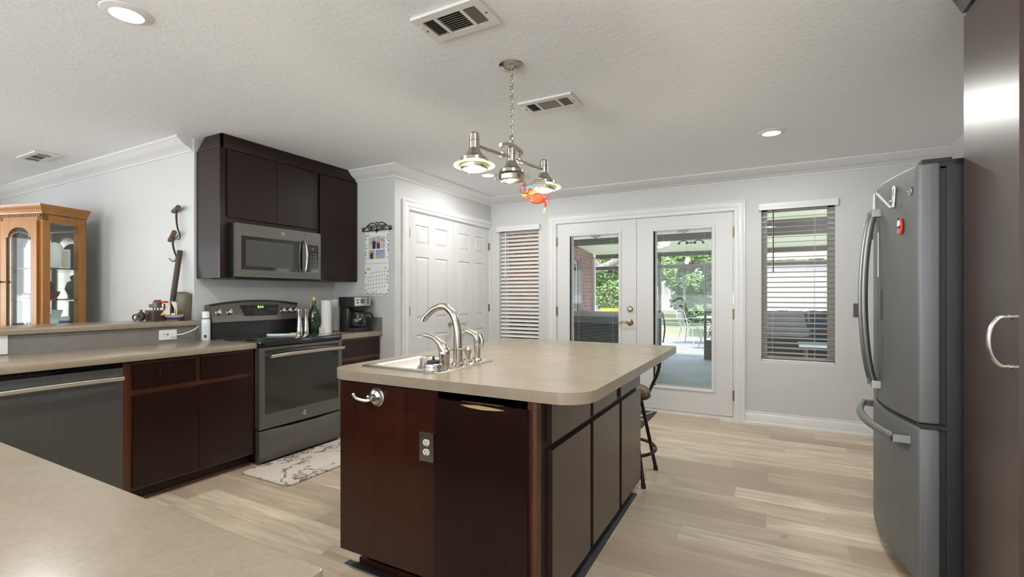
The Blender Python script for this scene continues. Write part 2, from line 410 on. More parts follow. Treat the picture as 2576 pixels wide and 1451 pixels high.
def rrect(x0, x1, y0, y1, radii, z, n=8):
    """rounded rectangle, radii at (x0,y0),(x1,y0),(x1,y1),(x0,y1)"""
    cs = [(x0, y0, 1, 1, PI), (x1, y0, -1, 1, 1.5*PI), (x1, y1, -1, -1, 0), (x0, y1, 1, -1, .5*PI)]
    pts = []
    for (x, y, sx, sy, a0), r in zip(cs, radii):
        for k in range(n+1):
            a = a0+PI/2*k/n; pts.append((x+sx*r+r*math.cos(a), y+sy*r+r*math.sin(a), z))
    return pts
def oval(c, u, v, ru, rv, n=28, t0=0, t1=2*PI):
    c = Vector(c); u = Vector(u); v = Vector(v)
    return [c+u*(ru*math.cos(t0+(t1-t0)*k/n))+v*(rv*math.sin(t0+(t1-t0)*k/n)) for k in range(n if t1-t0 > 6.2 else n+1)]
X = Vector((1, 0, 0)); Y = Vector((0, 1, 0)); Z = Vector((0, 0, 1))
H = 2.474

# ================================================================== THE SETTING
MB().box((-8, -4, -.05), (1.5, 5.27, 0)).build('floor', 'floor', kind='structure')
MB().box((-8.1, -4.1, H), (1.5, 5.42, H+.1)).build('ceiling', 'ceil', kind='structure')
w = MB()
for x0, x1, z0, z1 in ((-3.3, -3.03, 0, H), (-3.03, -2.475, 0, .60), (-3.03, -2.475, 2.10, H), (-2.475, -2.25, 0, H), (-2.25, -.322, 2.10, H),
                       (-.322, -.085, 0, H), (-.085, .515, 0, .60), (-.085, .515, 2.12, H), (.515, 1.5, 0, H)):
    w.box((x0, 5.27, z0), (x1, 5.42, z1))
w.build('wall_back', 'wall', kind='structure')
w = MB()
for y0, y1, z0, z1 in ((3.37, 3.69, 0, H), (3.69, 5.238, 2.10, H), (5.238, 5.27, 0, H)): w.box((-3.275, y0 if y0 > 3.4 else 3.49, z0), (-3.155, y1, z1))
w.box((-3.9, 3.61, 0), (-3.8, 5.27, H))
w.build('wall_closet', 'wall', kind='structure')
MB().box((-4.09, 3.49, 0), (-3.275, 3.61, H)).build('wall_return', 'wall', kind='structure')
MB().box((-4.09, 2.12, 0), (-3.97, 3.49, H)).build('wall_range', 'wall', kind='structure')
MB().box((-8, 2.12, 0), (-4.09, 2.24, H)).build('wall_dining', 'wall', kind='structure')
MB().box((1.4, -4, 0), (1.5, 5.27, H)).build('wall_right', 'wall', kind='structure')
MB().box((-4.06, -.25, 0), (-3.945, 2.12, 1.014)).build('wall_bar', 'wall', kind='structure')
# the parts of the room behind the camera: rear wall and left wall, both with windows; unseen rear glazing sized to throw light on the ceiling
w = MB()
for x0, x1, z0, z1 in ((-8.1, -7.7, 0, H), (-7.7, -5.3, 0, .8), (-7.7, -5.3, 2.1, H), (-5.3, -4.5, 0, H), (-4.5, -3.7, 0, H), (-3.7, 1.3, 0, .06), (-3.7, 1.3, 2.3, H), (1.3, 1.5, 0, H)):
    w.box((x0, -4.1, z0), (x1, -4, z1))
w.build('wall_rear', 'wall', kind='structure')
w = MB()
for y0, y1, z0, z1 in ((-4, -3.4, 0, H), (-3.4, -2.6, 0, H), (-2.6, .2, 0, .8), (-2.6, .2, 2.1, H), (.2, 1.2, 0, H), (1.2, 2.24, 0, H)): w.box((-8.1, y0, z0), (-8, y1, z1))
w.build('wall_left', 'wall', kind='structure')
for nme, bx in (('window_4', ((-7.7, -5.3), -4.05, (.8, 2.1))), ('window_5', ((-3.7, 1.3), -4.05, (.06, 2.3)))):
    r = struct(nme, (sum(bx[0])/2, bx[1], bx[2][0])); (a, b_), y, (z0, z1) = bx
    f_ = MB()
    for x in (a, (a+b_)/2-.03, b_-.06): f_.box((x, y-.03, z0), (x+.06, y+.03, z1))
    for z in (z0, z1-.06): f_.box((a, y-.03, z), (b_, y+.03, z+.06))
    f_.build('window_frame', 'trim', r); MB().box((a, y-.004, z0), (b_, y+.004, z1)).build('pane', 'glass', r)
r = struct('window_3', (-8.05, -.9, .5)); f_ = MB()
for y in (-2.6, -1.23, .14): f_.box((-8.08, y, .8), (-8.02, y+.06, 2.1))
for z in (.8, 2.04): f_.box((-8.08, -2.6, z), (-8.02, .2, z+.06))
f_.build('window_frame', 'trim', r); MB().box((-8.054, -2.6, .8), (-8.046, .2, 2.1)).build('pane', 'glass', r)
for c_, sx_, sy_, rot in (((-6.5, -4.12, 1.45), 2.4, 1.3, (-PI/2, 0, 0)), ((-1.2, -4.12, 1.18), 5.0, 2.24, (-PI/2, 0, 0)), ((-8.12, -1.2, 1.45), 1.3, 2.8, (0, -PI/2, 0))):   # portals: guide sky sampling, give no light
    ld = bpy.data.lights.new('window_portal', 'AREA'); ld.shape = 'RECTANGLE'; ld.size = sx_; ld.size_y = sy_; ld.cycles.is_portal = True
    lo = bpy.data.objects.new('window_portal', ld); COL.objects.link(lo); lo.location = c_; lo.rotation_euler = rot

# crown moulding: mitred run over return wall, closet wall, back wall; a second run on the dining wall
crown = [(0, 0), (.118, 0), (.118, -.014), (.104, -.022), (.085, -.045), (.055, -.066), (.026, -.074), (.020, -.084), (.012, -.088), (.012, -.098), (0, -.098)]
MB().sweep([(-3.66, 3.49, H), (-3.155, 3.49, H), (-3.155, 5.27, H), (1.4, 5.27, H), (1.4, 2.6, H)], crown, Z, flip=-1).build('trim_1', 'trim', kind='structure', ang=50)
MB().sweep([(-8, 2.12, H), (-3.985, 2.12, H)], crown, Z, flip=-1).build('trim_2', 'trim', kind='structure', ang=50)
bprof = [(0, 0), (.026, 0), (.026, .008), (.020, .018), (.014, .02), (.014, .084), (.010, .092), (.006, .096), (.008, .108), (.003, .113), (0, .113)]
MB().sweep([(-.236, 5.27, 0), (1.4, 5.27, 0), (1.4, 3.5, 0)], bprof, Z, flip=-1).build('baseboard_back', 'trim', kind='structure', ang=40)
MB().sweep([(-3.315, 3.49, 0), (-3.155, 3.49, 0), (-3.155, 3.602, 0)], bprof, Z, flip=-1).build('baseboard_return', 'trim', kind='structure', ang=40)
MB().sweep([(-3.155, 5.27, 0), (-2.34, 5.27, 0)], bprof, Z, flip=-1).build('baseboard_corner', 'trim', kind='structure', ang=40)

casing = [(0, 0), (0, .010), (.006, .014), (.030, .014), (.036, .020), (.052, .020), (.060, .015), (.078, .017), (.088, .024), (.096, .022), (.096, 0)]
# ---------------- closet double door
d = struct('door_2', (-3.155, 4.464, 0))
MB().sweep([(-3.155, 3.69, 0), (-3.155, 3.69, 2.094), (-3.155, 5.238, 2.094), (-3.155, 5.238, 0)], casing, X, flip=1).build('casing', 'trim', d, ang=40)
j = MB(); j.box((-3.27, 3.69, 0), (-3.157, 3.70, 2.094)).box((-3.27, 5.228, 0), (-3.157, 5.238, 2.094)).box((-3.27, 3.69, 2.084), (-3.157, 5.238, 2.094)); j.build('jamb', 'trim', d)
def six_panel(y0, y1, cols):
    m_ = MB(); xf = -3.162; m_.box((xf-.035, y0, .008), (xf-.008, y1, 2.08))
    rows = ((.20, .845), (1.005, 1.64), (1.768, 1.962))
    ys = [y0, cols[0][0], cols[0][1], cols[1][0], cols[1][1], y1]
    for k in (0, 2, 4): m_.box((xf-.009, ys[k], .008), (xf, ys[k+1], 2.08), .002, 1)
    for a, b_ in cols:
        zz = [.008, rows[0][0], rows[0][1], rows[1][0], rows[1][1], rows[2][0], rows[2][1], 2.08]
        for k in (0, 2, 4, 6): m_.box((xf-.009, a-.001, zz[k]), (xf-.0004, b_+.001, zz[k+1]))
        for z0, z1 in rows:   # raised field with sloping margins
            q = .010; s_ = .034
            P = [(xf-.008, a+q, z0+q), (xf-.008, b_-q, z0+q), (xf-.008, b_-q, z1-q), (xf-.008, a+q, z1-q),
                 (xf-.001, a+s_, z0+s_), (xf-.001, b_-s_, z0+s_), (xf-.001, b_-s_, z1-s_), (xf-.001, a+s_, z1-s_)]
            m_.add(P, [(4, 5, 6, 7), (0, 1, 5, 4), (1, 2, 6, 5), (2, 3, 7, 6), (3, 0, 4, 7)])
    return m_
l1 = six_panel(3.703, 4.464, ((3.806, 4.015), (4.133, 4.345))).build('door_leaf', 'doorw', d, ang=15)
l2 = six_panel(4.468, 5.225, ((4.572, 4.790), (4.905, 5.105))).build('door_leaf', 'doorw', d, ang=15)
for k, y in ((0, 4.39), (1, 4.535)):
    kb = MB(); kb.cyl((-3.162, y, .925), (-3.150, y, .925), .027, .024).cyl((-3.150, y, .925), (-3.118, y, .925), .010)
    s_ = 1 if k else -1
    kb.tube(spline([(-3.118, y, .925), (-3.108, y+s_*.02, .930), (-3.108, y+s_*.05, .922), (-3.108, y+s_*.085, .915), (-3.108, y+s_*.10, .93), (-3.108, y+s_*.092, .94)], 5), .0075, 8)
    kb.build('door_lever', 'brass', d, label='brass lever handle')
for y, s_ in ((3.703, 1), (5.232, -1)):
    for z in (.25, 1.09, 1.865):
        h_ = MB(); h_.box((-3.166, y-.012, z-.045), (-3.158, y+.012, z+.045)).cyl((-3.154, y, z-.046), (-3.154, y, z+.046), .006, n=10); h_.build('hinge', 'hinge', d)

# ---------------- french doors
d = struct('door_1', (-1.29, 5.27, 0))
MB().sweep([(-2.25, 5.27, 0), (-2.25, 5.27, 2.094), (-.322, 5.27, 2.094), (-.322, 5.27, 0)], casing, -Y, flip=1).build('casing', 'trim', d, ang=40)
j = MB(); j.box((-2.25, 5.272, 0), (-2.24, 5.42, 2.098)).box((-.332, 5.272, 0), (-.322, 5.42, 2.098)).box((-2.25, 5.272, 2.088), (-.322, 5.42, 2.098)); j.build('jamb', 'trim', d)
MB().box((-2.25, 5.255, 0), (-.322, 5.43, .022), .004).build('threshold', plain('threshold_white', (.72, .69, .66), .5), d)
def glazed_leaf(x0, x1, gx0, gx1):
    yf = 5.276; z0, z1, gz0, gz1 = .034, 2.084, .286, 1.932
    m_ = MB()
    for a, b_, c_, e in ((x0, gx0, z0, z1), (gx1, x1, z0, z1), (gx0, gx1, z0, gz0), (gx0, gx1, gz1, z1)): m_.box((a, yf, c_), (b_, yf+.044, e))
    lf = m_.build('door_leaf', 'doorw', d)
    fr = [(0, 0), (0, .006), (.008, .013), (.022, .013), (.030, .006), (.034, 0)]
    MB().sweep([(gx0-.004, yf, gz0-.004), (gx0-.004, yf, gz1+.004), (gx1+.004, yf, gz1+.004), (gx1+.004, yf, gz0-.004), (gx0-.004, yf, gz0-.004), (gx0-.004, yf, gz1+.004)], fr, -Y).build('glazing_frame', 'trim', d, ang=40)
    MB().box((gx0, yf+.008, gz0), (gx1, yf+.012, gz1)).box((gx0, yf+.034, gz0), (gx1, yf+.038, gz1)).build('pane', 'glass', d)
    s_ = MB(); z = gz0+.012
    while z < gz1-.05: s_.box((gx0+.006, yf+.017, z), (gx1-.006, yf+.029, z+.0008)); z += .0165
    s_.box((gx0+.003, yf+.015, gz1-.034), (gx1-.003, yf+.031, gz1)).box((gx0+.004, yf+.016, gz0+.001), (gx1-.004, yf+.030, gz0+.010))
    for x in (gx0+.07, gx1-.07): s_.box((x-.0008, yf+.0155, gz0), (x+.0008, yf+.0165, gz1))
    s_.build('mini_blind', plain('mini_blind_%d' % int(x0*-10), (.62, .62, .60), .5), d)
    c_ = MB(); xc = (gx0+gx1)/2
    c_.box((xc-.05, yf-.008, gz1-.012), (xc+.05, yf+.009, gz1-.004)).box((xc-.012, yf-.004, gz1-.03), (xc+.012, yf+.009, gz1-.012)); c_.build('blind_clip', 'gunmetal', d)
    return lf
la = glazed_leaf(-2.236, -1.300, -2.044, -1.500)
lb = glazed_leaf(-1.2965, -.336, -1.085, -.536)
lk = MB(); lk.lathe([(0, .0), (.034, 0), (.034, .006), (.026, .012), (.020, .024), (.0, .026)], (-1.368, 5.276, 1.095), 24, mat=Matrix.Rotation(PI/2, 3, 'X')).box((-1.372, 5.236, 1.083), (-1.364, 5.252, 1.107))
lk.build('deadbolt', 'brass', d, label='brass deadbolt')
lv = MB(); lv.lathe([(0, .0), (.036, 0), (.036, .006), (.022, .014), (.014, .018), (.011, .05), (0, .052)], (-1.368, 5.276, .948), 24, mat=Matrix.Rotation(PI/2, 3, 'X'))
lv.tube(spline([(-1.365, 5.228, .948), (-1.39, 5.224, .953), (-1.42, 5.224, .950), (-1.45, 5.224, .955), (-1.478, 5.224, .945), (-1.482, 5.224, .928), (-1.468, 5.224, .925)], 5), [.011]*11+[.009]*10+[.007]*10, 8)
lv.build('door_lever', 'brass', d, label='brass lever handle')
for x in (-2.240, -.331):
    for z in (.245, 1.06, 1.88):
        h_ = MB(); h_.box((x-.010, 5.268, z-.05), (x+.010, 5.278, z+.05)).cyl((x, 5.266, z-.052), (x, 5.266, z+.052), .0065, n=10); h_.build('hinge', 'hinge', d)

# ---------------- windows in the back wall
def window(nme, x0, x1, z0, z1):
    r = struct(nme, ((x0+x1)/2, 5.345, z0)); f_ = MB()
    for x in (x0, x1-.05): f_.box((x, 5.345, z0), (x+.05, 5.415, z1))
    for z in (z0, z1-.05): f_.box((x0, 5.345, z), (x1, 5.415, z+.05), .004)
    f_.build('window_frame', plain(nme+'_frame', (.46, .47, .44), .5), r)
    MB().box((x0+.05, 5.38, z0+.05), (x1-.05, 5.384, z1-.05)).build('pane', 'glass', r)
    MB().box((x0, 5.272, z0-.002), (x1, 5.345, z0+.010), .003).build('sill', 'trim', r)
window('window_1', -3.03, -2.475, .60, 2.10)
window('window_2', -.085, .515, .60, 2.12)
def blind(x0, x1, z0, zt, tilt, label, wand_x, wmat, clr):
    r = thing('window_blind', label, 'blind', ((x0+x1)/2, 5.29, z0))
    va = MB(); va.box((x0-.022, 5.236, zt-.062), (x1+.022, 5.254, zt), .004).box((x0-.022, 5.254, zt-.062), (x0-.008, 5.268, zt)).box((x1+.008, 5.254, zt-.062), (x1+.022, 5.268, zt))
    va.box((x0-.022, 5.233, zt-.030), (x1+.022, 5.237, zt-.008), .002); va.build('valance', 'trim', r)
    MB().box((x0+.004, 5.285, zt-.05), (x1-.004, 5.335, zt-.02)).build('headrail', 'trim', r)
    s_ = MB(); n = 29; top = zt-.085; pit = (top-(z0+.04))/n
    for k in range(n+1):
        z = z0+.045+k*pit; R_ = Matrix.Translation((0, 5.310, z)) @ Matrix.Rotation(tilt, 4, 'X')
        s_.box((x0+.006, -.025, -.0014), (x1-.006, .025, .0014), mat=R_)
    s_.build('slats', clr, r)
    MB().box((x0+.004, 5.282, z0+.012), (x1-.004, 5.336, z0+.030), .005).build('bottom_rail', 'trim', r)
    c_ = MB()
    for f_ in (.16, .74):
        x = x0+(x1-x0)*f_
        for y in (5.283, 5.337): c_.box((x-.001, y-.001, z0+.03), (x+.001, y+.001, zt-.05))
    c_.build('ladder_cord', 'cream', r)
    MB().cyl((wand_x, 5.276, zt-.06), (wand_x, 5.274, zt-.66), .0045, n=8).build('wand', wmat, r)
    return r
blind(-3.03, -2.475, .60, 2.108, .62, 'white slatted blind nearly closed beside the white closet doors', -2.94, 'trim', 'blind')
blind(-.085, .515, .60, 2.132, .20, 'white slatted blind with open slats and a hanging wand beside the fridge', .018, 'dkwood', plain('blind_backlit', (.40, .335, .285), .5))  # tan slats and dark wand have the backlit shade put into their colour

# ---------------- ceiling registers and can lights
def register(cx, cy, sx, sy, label, mid):
    r = thing('ceiling_vent', label, 'vent', (cx, cy, H), group=None)
    zt = H-.001; zb = H-.014; x0, x1, y0, y1 = cx-sx/2, cx+sx/2, cy-sy/2, cy+sy/2; m_ = .038
    xs = [x0+m_, x0+m_+(sx-2*m_)*.25, x0+m_+(sx-2*m_)*.75, x1-m_]
    f_ = MB()
    f_.box((x0, y0, zb), (x1, y0+m_, zt)).box((x0, y1-m_, zb), (x1, y1, zt)).box((x0, y0+m_, zb), (x0+m_, y1-m_, zt)).box((x1-m_, y0+m_, zb), (x1, y1-m_, zt))
    for x in xs[1:3]: f_.box((x-.008, y0+m_, zb), (x+.008, y1-m_, zt))
    f_.build('frame', 'vent', r)
    MB().box((x0+.02, y0+.02, zt-.002), (x1-.02, y1-.02, zt)).build('duct_shade', 'ventdk', r)  # flat dark sheet stands for the shade inside the vent opening
    a = MB(); n = 9
    for k in range(n):
        y = y0+m_+(y1-y0-2*m_)*(k+.5)/n
        a.box((xs[1]+.008, -.007, -.0007), (xs[2]-.008, .007, .0007), mat=Matrix.Translation((0, y, H-.008)) @ Matrix.Rotation(mid, 4, 'X'))
    a.build('louvers', 'ventmid', r, label='long louvers of the middle section')
    for k, t in ((0, .9), (2, -.9)):
        b_ = MB(); nn = 6
        for q in range(nn):
            x = xs[k]+(xs[k+1]-xs[k])*(q+.5)/nn
            b_.box((-.007, y0+m_, -.0007), (.007, y1-m_, .0007), mat=Matrix.Translation((x, 0, H-.008)) @ Matrix.Rotation(t, 4, 'Y'))
        b_.build('louvers', 'ventmid', r, label='short louvers of an end section')
    for xs_c in (x0+.018, x1-.018): MB().cyl((xs_c, cy, zb-.002), (xs_c, cy, zb), .005, n=10).build('screw', 'ventdk', r)
    lv_ = MB(); lv_.box((x0+.018, y0+.05, zb-.012), (x0+.022, y0+.053, zb)).box((x0+.013, y0+.045, zb-.013), (x0+.027, y0+.055, zb-.011)); lv_.build('damper_lever', 'vent', r)
register(-1.231, 1.755, .350, .205, 'white ceiling vent with dark louvers, the nearest one at the top edge', .75)
register(-1.241, 2.805, .360, .200, 'white ceiling vent just behind the pendant chain', -.55)
register(-5.68, 1.735, .40, .165, 'ceiling vent over the dining side near the oak cabinet', .6)
def can(x, y, label, watts, group=None):
    r = thing('can_light', label, 'ceiling light', (x, y, H), group=group)
    MB().lathe([(.062, -.012), (.070, -.010), (.092, -.004), (.095, -.0005), (.062, -.0005)], (x, y, H), 32).build('trim_ring', 'trim', r)
    MB().lathe([(.0, -.0095), (.062, -.0095), (.062, -.006), (0, -.006)], (x, y, H), 32).build('lens', 'canlens', r)
    ld = bpy.data.lights.new('can_lamp', 'AREA'); ld.shape = 'DISK'; ld.size = .12; ld.energy = watts; ld.color = (1, .985, .965)
    lo = bpy.data.objects.new('can_lamp', ld); COL.objects.link(lo); lo.location = (0, 0, -.013); lo.parent = r
can(-2.462, 1.038, 'lit recessed light in the ceiling over the dishwasher counter', CAN_W)
can(.003, 4.10, 'lit recessed light in the ceiling above the right french door', CAN_W)
can(-2.531, 4.175, 'lit recessed light in front of the closet doors, beside the pendant', CAN_W)
G_ = 'recessed lights behind the camera'
for x, y, k in ((.0, 1.04, 1.0), (-2.46, -1.8, 1.6), (0, -1.8, 1.6), (-5.3, -2.4, 1.7), (-6.7, -.4, .7), (-5.3, .2, .6)):
    can(x, y, 'recessed ceiling light behind or beside the camera', CAN_W*k, G_)
# wall switches and outlets
def plate(nme, label, cat, c, u, wd, ht, mt, kind_):
    """c centre on the wall, u reading direction along the wall, thickness towards the room"""
    u = Vector(u); n_ = u.cross(Z); c = Vector(c); r = thing(nme, label, cat, c)
    def bx(m_, cu, cv, w_, h_, d0, d1, bev=0):
        Mx = Matrix.Translation(c) @ Matrix((u, n_, Z)).transposed().to_4x4()
        m_.box((cu-w_/2, d0, cv-h_/2), (cu+w_/2, d1, cv+h_/2), bev, mat=Mx)
    p = MB(); bx(p, 0, 0, wd, ht, 0.0005, .006, .002); p.build('plate', mt, r)
    if kind_ == 'duplex':
        for dz in (.0195, -.0195):
            q = MB(); q.prism([c+u*a+Z*(dz+b_)+n_*.006 for a, b_ in [(.0165*math.cos(t), .0145*math.sin(t)) if abs(math.sin(t)) < .85 else (.0165*math.cos(t), .0125*(1 if math.sin(t) > 0 else -1)) for t in [2*PI*k/24 for k in range(24)]]], n_*.0025)
            s_ = q.build('socket', 'almond', r)
            q = MB(); bx(q, -.006, dz+.003, .0022, .008, .0085, .0092); bx(q, .006, dz+.003, .0022, .0065, .0085, .0092); q.cyl(c+Z*(dz-.008)+n_*.0085, c+Z*(dz-.008)+n_*.0092, .0026, n=10); q.build('slots', 'black', s_)
        q = MB(); q.cyl(c+n_*.006, c+n_*.0075, .0028, n=10); q.build('screw', 'steel', r)
    if kind_ == 'toggle':
        q = MB(); bx(q, 0, 0, .011, .024, .006, .0085); q.build('toggle_collar', 'almond', r)
        q = MB(); bx(q, 0, .004, .008, .012, .0085, .016, .002); q.build('toggle', 'yellow', r)
        for dz in (.030, -.030): q = MB(); bx(q, 0, dz, .005, .005, .006, .0072); q.build('screw', 'brass', r)
    return r, bx
plate('light_switch', 'bronze toggle light switch on the back wall beside the fridge', 'switch', (.700, 5.27, 1.113), X, .098, .122, 'gunmetal', 'toggle')
r, bx = plate('wall_outlet', 'white wide outlet on the bar wall with a charger plugged in', 'outlet', (-3.930, 1.913, .957), Y, .118, .072, 'white', 'none')
q = MB()
bx(q, -.028, 0, .034, .030, .006, .008); q.build('receptacle', 'almond', r)
q = MB(); bx(q, -.002, .003, .006, .012, .006, .009); q.build('test_button', 'blue', r); q = MB(); bx(q, -.010, .003, .005, .006, .006, .009); q.build('reset_button', 'red', r)
q = MB(); bx(q, -.033, .006, .002, .009, .0081, .0086); bx(q, -.024, .006, .002, .009, .0081, .0086); q.build('slots', 'black', r)
r, bx = plate('light_switch', 'white rocker switch plate at the left end of the bar wall', 'switch', (-3.930, 1.030, .962), Y, .072, .112, 'white', 'none')
q = MB(); bx(q, 0, 0, .032, .066, .006, .009, .002); q.build('rocker', 'white', r)

# ================================================================== RANGE WALL
def slab(m_, a, b, bev=.005, **k): return m_.box(a, b, bev, 2, **k)
def emblem(parent, c, u, v, r, name='round_emblem'):
    """steel roundel with a script monogram, u reading direction, v up"""
    c = Vector(c); u = Vector(u).normalized(); v = Vector(v).normalized(); n_ = u.cross(v)
    Rm = Matrix((u, v, n_)).transposed()
    m_ = MB(); m_.lathe([(0, 0), (r, 0), (r, .0015), (r*.86, .0025), (r*.80, .0015), (0, .0015)], c, 32, mat=Rm)
    e = m_.build(name, 'chrome', parent, label='round steel emblem')
    m_ = MB(); o = c+n_*.0021
    m_.lathe([(0, .0014), (r*.74, .0014), (r*.74, .0017), (0, .0017)], c, 28, mat=Rm); m_.build('emblem_field', 'gunmetal', e)
    m_ = MB(); m_.text('GE', r*.92, o, u, v, .0006, shear=.25)
    for s_ in (1, -1):
        for t in (1, -1):
            m_.tube([o+u*(s_*r*(.30+.20*math.cos(a)))+v*(t*r*(.42+.13*math.sin(a))) for a in [k*.6 for k in range(9)]], r*.035, 5)
    m_.build('monogram', 'chrome', e)
# ---------------- wall cabinet over the range
t = thing('wall_cabinet', 'dark espresso wall cabinet hung over the microwave up to the ceiling', 'cabinet', (-3.97, 2.8, 1.381))
b_ = MB()
b_.box((-3.968, 2.137, 1.381), (-3.655, 2.199, 2.37)).box((-3.968, 2.986, 1.381), (-3.655, 3.487, 2.37)).box((-3.968, 2.199, 1.805), (-3.655, 2.986, 2.37))
b_.build('body', 'espresso', t)
MB().box((-3.66, 2.130, 1.381), (-3.648, 2.179, 2.37), .002).box((-3.66, 2.179, 1.805), (-3.648, 3.02, 1.842), .001).box((-3.66, 3.003, 1.842), (-3.648, 3.028, 2.37), .001).box((-3.66, 3.028, 1.381), (-3.648, 3.487, 1.400), .001).build('face_frame', 'espresso_worn', t)
MB().prism([(-3.97, 2.137, 2.366), (-3.642, 2.137, 2.366), (-3.642, 2.137, H-.002), (-3.855, 2.137, H-.002)], (0, .018, 0), .002).prism([(-3.642, 2.137, 2.366), (-3.642, 3.478, 2.366), (-3.642, 3.400, H-.002), (-3.642, 2.137, H-.002)], (-.018, 0, 0), .002).build('fascia', 'espresso', t)
slab(MB(), (-3.655, 2.181, 1.846), (-3.633, 2.5905, 2.358)).build('door', 'espresso', t)
slab(MB(), (-3.655, 2.5935, 1.846), (-3.633, 3.002, 2.358)).build('door', 'espresso', t)
slab(MB(), (-3.655, 3.030, 1.403), (-3.633, 3.470, 2.358)).build('door', 'espresso', t)
# ---------------- microwave
t = thing('microwave', 'slate over-the-range microwave fixed under the dark wall cabinet', 'microwave', (-3.77, 2.592, 1.388))
MB().box((-3.965, 2.203, 1.395), (-3.60, 2.982, 1.80), .003).build('casing', 'black', t)
f_ = MB(); xf = -3.568; ys = (2.203, 2.246, 2.752, 2.812); zs = (1.390, 1.447, 1.708, 1.800)
for y0, y1, z0, z1 in ((2.203, 2.246, 1.390, 1.8), (2.752, 2.811, 1.390, 1.8), (2.246, 2.752, 1.390, 1.447), (2.246, 2.752, 1.708, 1.8)): f_.box((-3.60, y0, z0), (xf, y1, z1))
dr = f_.build('door', 'slate', t)
MB().box((-3.60, 2.246, 1.447), (xf-.003, 2.752, 1.708)).build('window', 'ovenglass', dr)
MB().box((xf-.003, 2.285, 1.475), (xf-.0022, 2.70, 1.680)).build('window_mesh', plain('oven_mesh', (.06, .058, .055), .3), dr)
c_ = MB(); c_.box((-3.60, 2.8125, 1.390), (xf, 2.982, 1.8), .002); cp = c_.build('control_panel', 'slate', t)
MB().box((xf-.001, 2.832, 1.452), (xf+.0012, 2.955, 1.690)).build('keypad', 'blackglass', cp)
k_ = MB()
for i in range(3):
    for q in range(7): k_.box((xf+.0012, 2.868+i*.027, 1.475+q*.022), (xf+.0016, 2.884+i*.027, 1.483+q*.022))
k_.build('key_legends', 'label_gray', cp)
MB().text('1:02', .020, (xf+.0016, 2.895, 1.655), Y, Z).build('clock_digits', 'dimlight', cp)
MB().box((xf-.001, 2.752, 1.447), (xf+.001, 2.790, 1.708)).build('handle_recess', 'blackglass', dr)
h_ = MB(); h_.tube(spline([(xf+.004, 2.800, 1.440), (xf+.032, 2.802, 1.475), (xf+.044, 2.803, 1.58), (xf+.032, 2.802, 1.685), (xf+.004, 2.800, 1.720)], 8), .015, 12, flat=.6); h_.build('handle', 'steel', dr, label='curved steel handle')
emblem(dr, (xf, 2.601, 1.755), Y, Z, .017)
MB().box((-3.94, 2.23, 1.378), (-3.62, 2.955, 1.396)).build('vent_grille', 'blackmat', t)
# ---------------- range
t = thing('kitchen_range', 'slate electric range with black glass cooktop against the wall', 'stove', (-3.6, 2.585, 0))
xf = -3.282; y0, y1 = 2.202, 2.966
MB().box((-3.95, y0+.004, .03), (-3.335, y1-.004, .872)).box((-3.9, y0+.03, 0), (-3.4, y1-.03, .03)).build('body', 'black', t)
cb_ = MB(); cb_.prism(rrect(-3.86, xf+.012, y0-.004, y1+.004, (.01, .025, .025, .01), .872), (0, 0, .040), .006)
ck_ = cb_.build('cooktop', 'blackglass', t)
for cx, cy, r_ in ((-3.46, 2.39, .105), (-3.46, 2.78, .085), (-3.72, 2.39, .075), (-3.72, 2.78, .10)): MB().lathe([(r_-.002, .9121), (r_, .9121), (r_, .9124), (r_-.002, .9124), (r_-.002, .9121)], (cx, cy, 0), 40).build('burner_ring', 'label_gray', ck_)
d_ = MB(); z0, z1 = .262, .862; wy0, wy1, wz0, wz1 = 2.245, 2.928, .368, .842
for a, b2, c0, c1 in ((y0, wy0, z0, z1), (wy1, y1, z0, z1), (wy0, wy1, z0, wz0), (wy0, wy1, wz1, z1)): d_.box((-3.335, a, c0), (xf, b2, c1))
od = d_.build('oven_door', 'slate', t)
MB().box((-3.335, wy0, wz0), (xf-.002, wy1, wz1)).build('oven_window', 'ovenglass', od)
h_ = MB(); h_.tube(spline([(xf+.045, y0+.055, .795), (xf+.056, 2.40, .802), (xf+.060, 2.585, .803), (xf+.056, 2.77, .802), (xf+.045, y1-.02, .795)], 8), .0205, 14, flat=.55)
for y in (y0+.075, y1-.045): h_.cyl((xf-.004, y, .797), (xf+.045, y, .797), .011, n=10)
h_.build('handle', 'steel', od, label='long steel bar handle')
emblem(od, (xf, 2.584, .316), Y, Z, .017)
MB().prism([(xf, y0, .020), (xf, y1, .020), (xf, y1, .250), (xf, y1-.10, .249), (xf, 2.70, .240), (xf, 2.47, .240), (xf, y0+.10, .249), (xf, y0, .250)], (-.05, 0, 0), .003).build('drawer', 'slate', t)
MB().box((-3.34, y0+.003, .255), (-3.30, y1-.003, .262)).build('door_gap', 'blackmat', t)
# backguard: black lower wall, sloped control panel with an arched top
g_ = MB(); g_.box((-3.955, y0, .905), (-3.87, y1, 1.06)); g_.build('backsplash_panel', 'black', t)
def arch(y): return 1.172+.032*(1-((y-2.584)/.385)**2)
yy = [2.190+.788*k/16 for k in range(17)]
P0 = [(-3.845, y, 1.034) for y in yy]; P1 = [(-3.885, y, arch(y)) for y in yy]; Q0 = [(-3.955, y, 1.034) for y in yy]; Q1 = [(-3.955, y, arch(y)) for y in yy]
g_ = MB(); n = 17; vv = P0+P1+Q0+Q1; fs = []
for k in range(16): fs += [(k, k+1, n+k+1, n+k), (n+k, n+k+1, 3*n+k+1, 3*n+k), (2*n+k, 3*n+k, 3*n+k+1, 2*n+k+1), (k, 2*n+k, 2*n+k+1, k+1)]
fs += [(0, n, 3*n, 2*n), (n-1, 3*n-1, 4*n-1, 2*n-1)]
g_.add(vv, fs); cpn = g_.build('control_panel', 'slate', t)
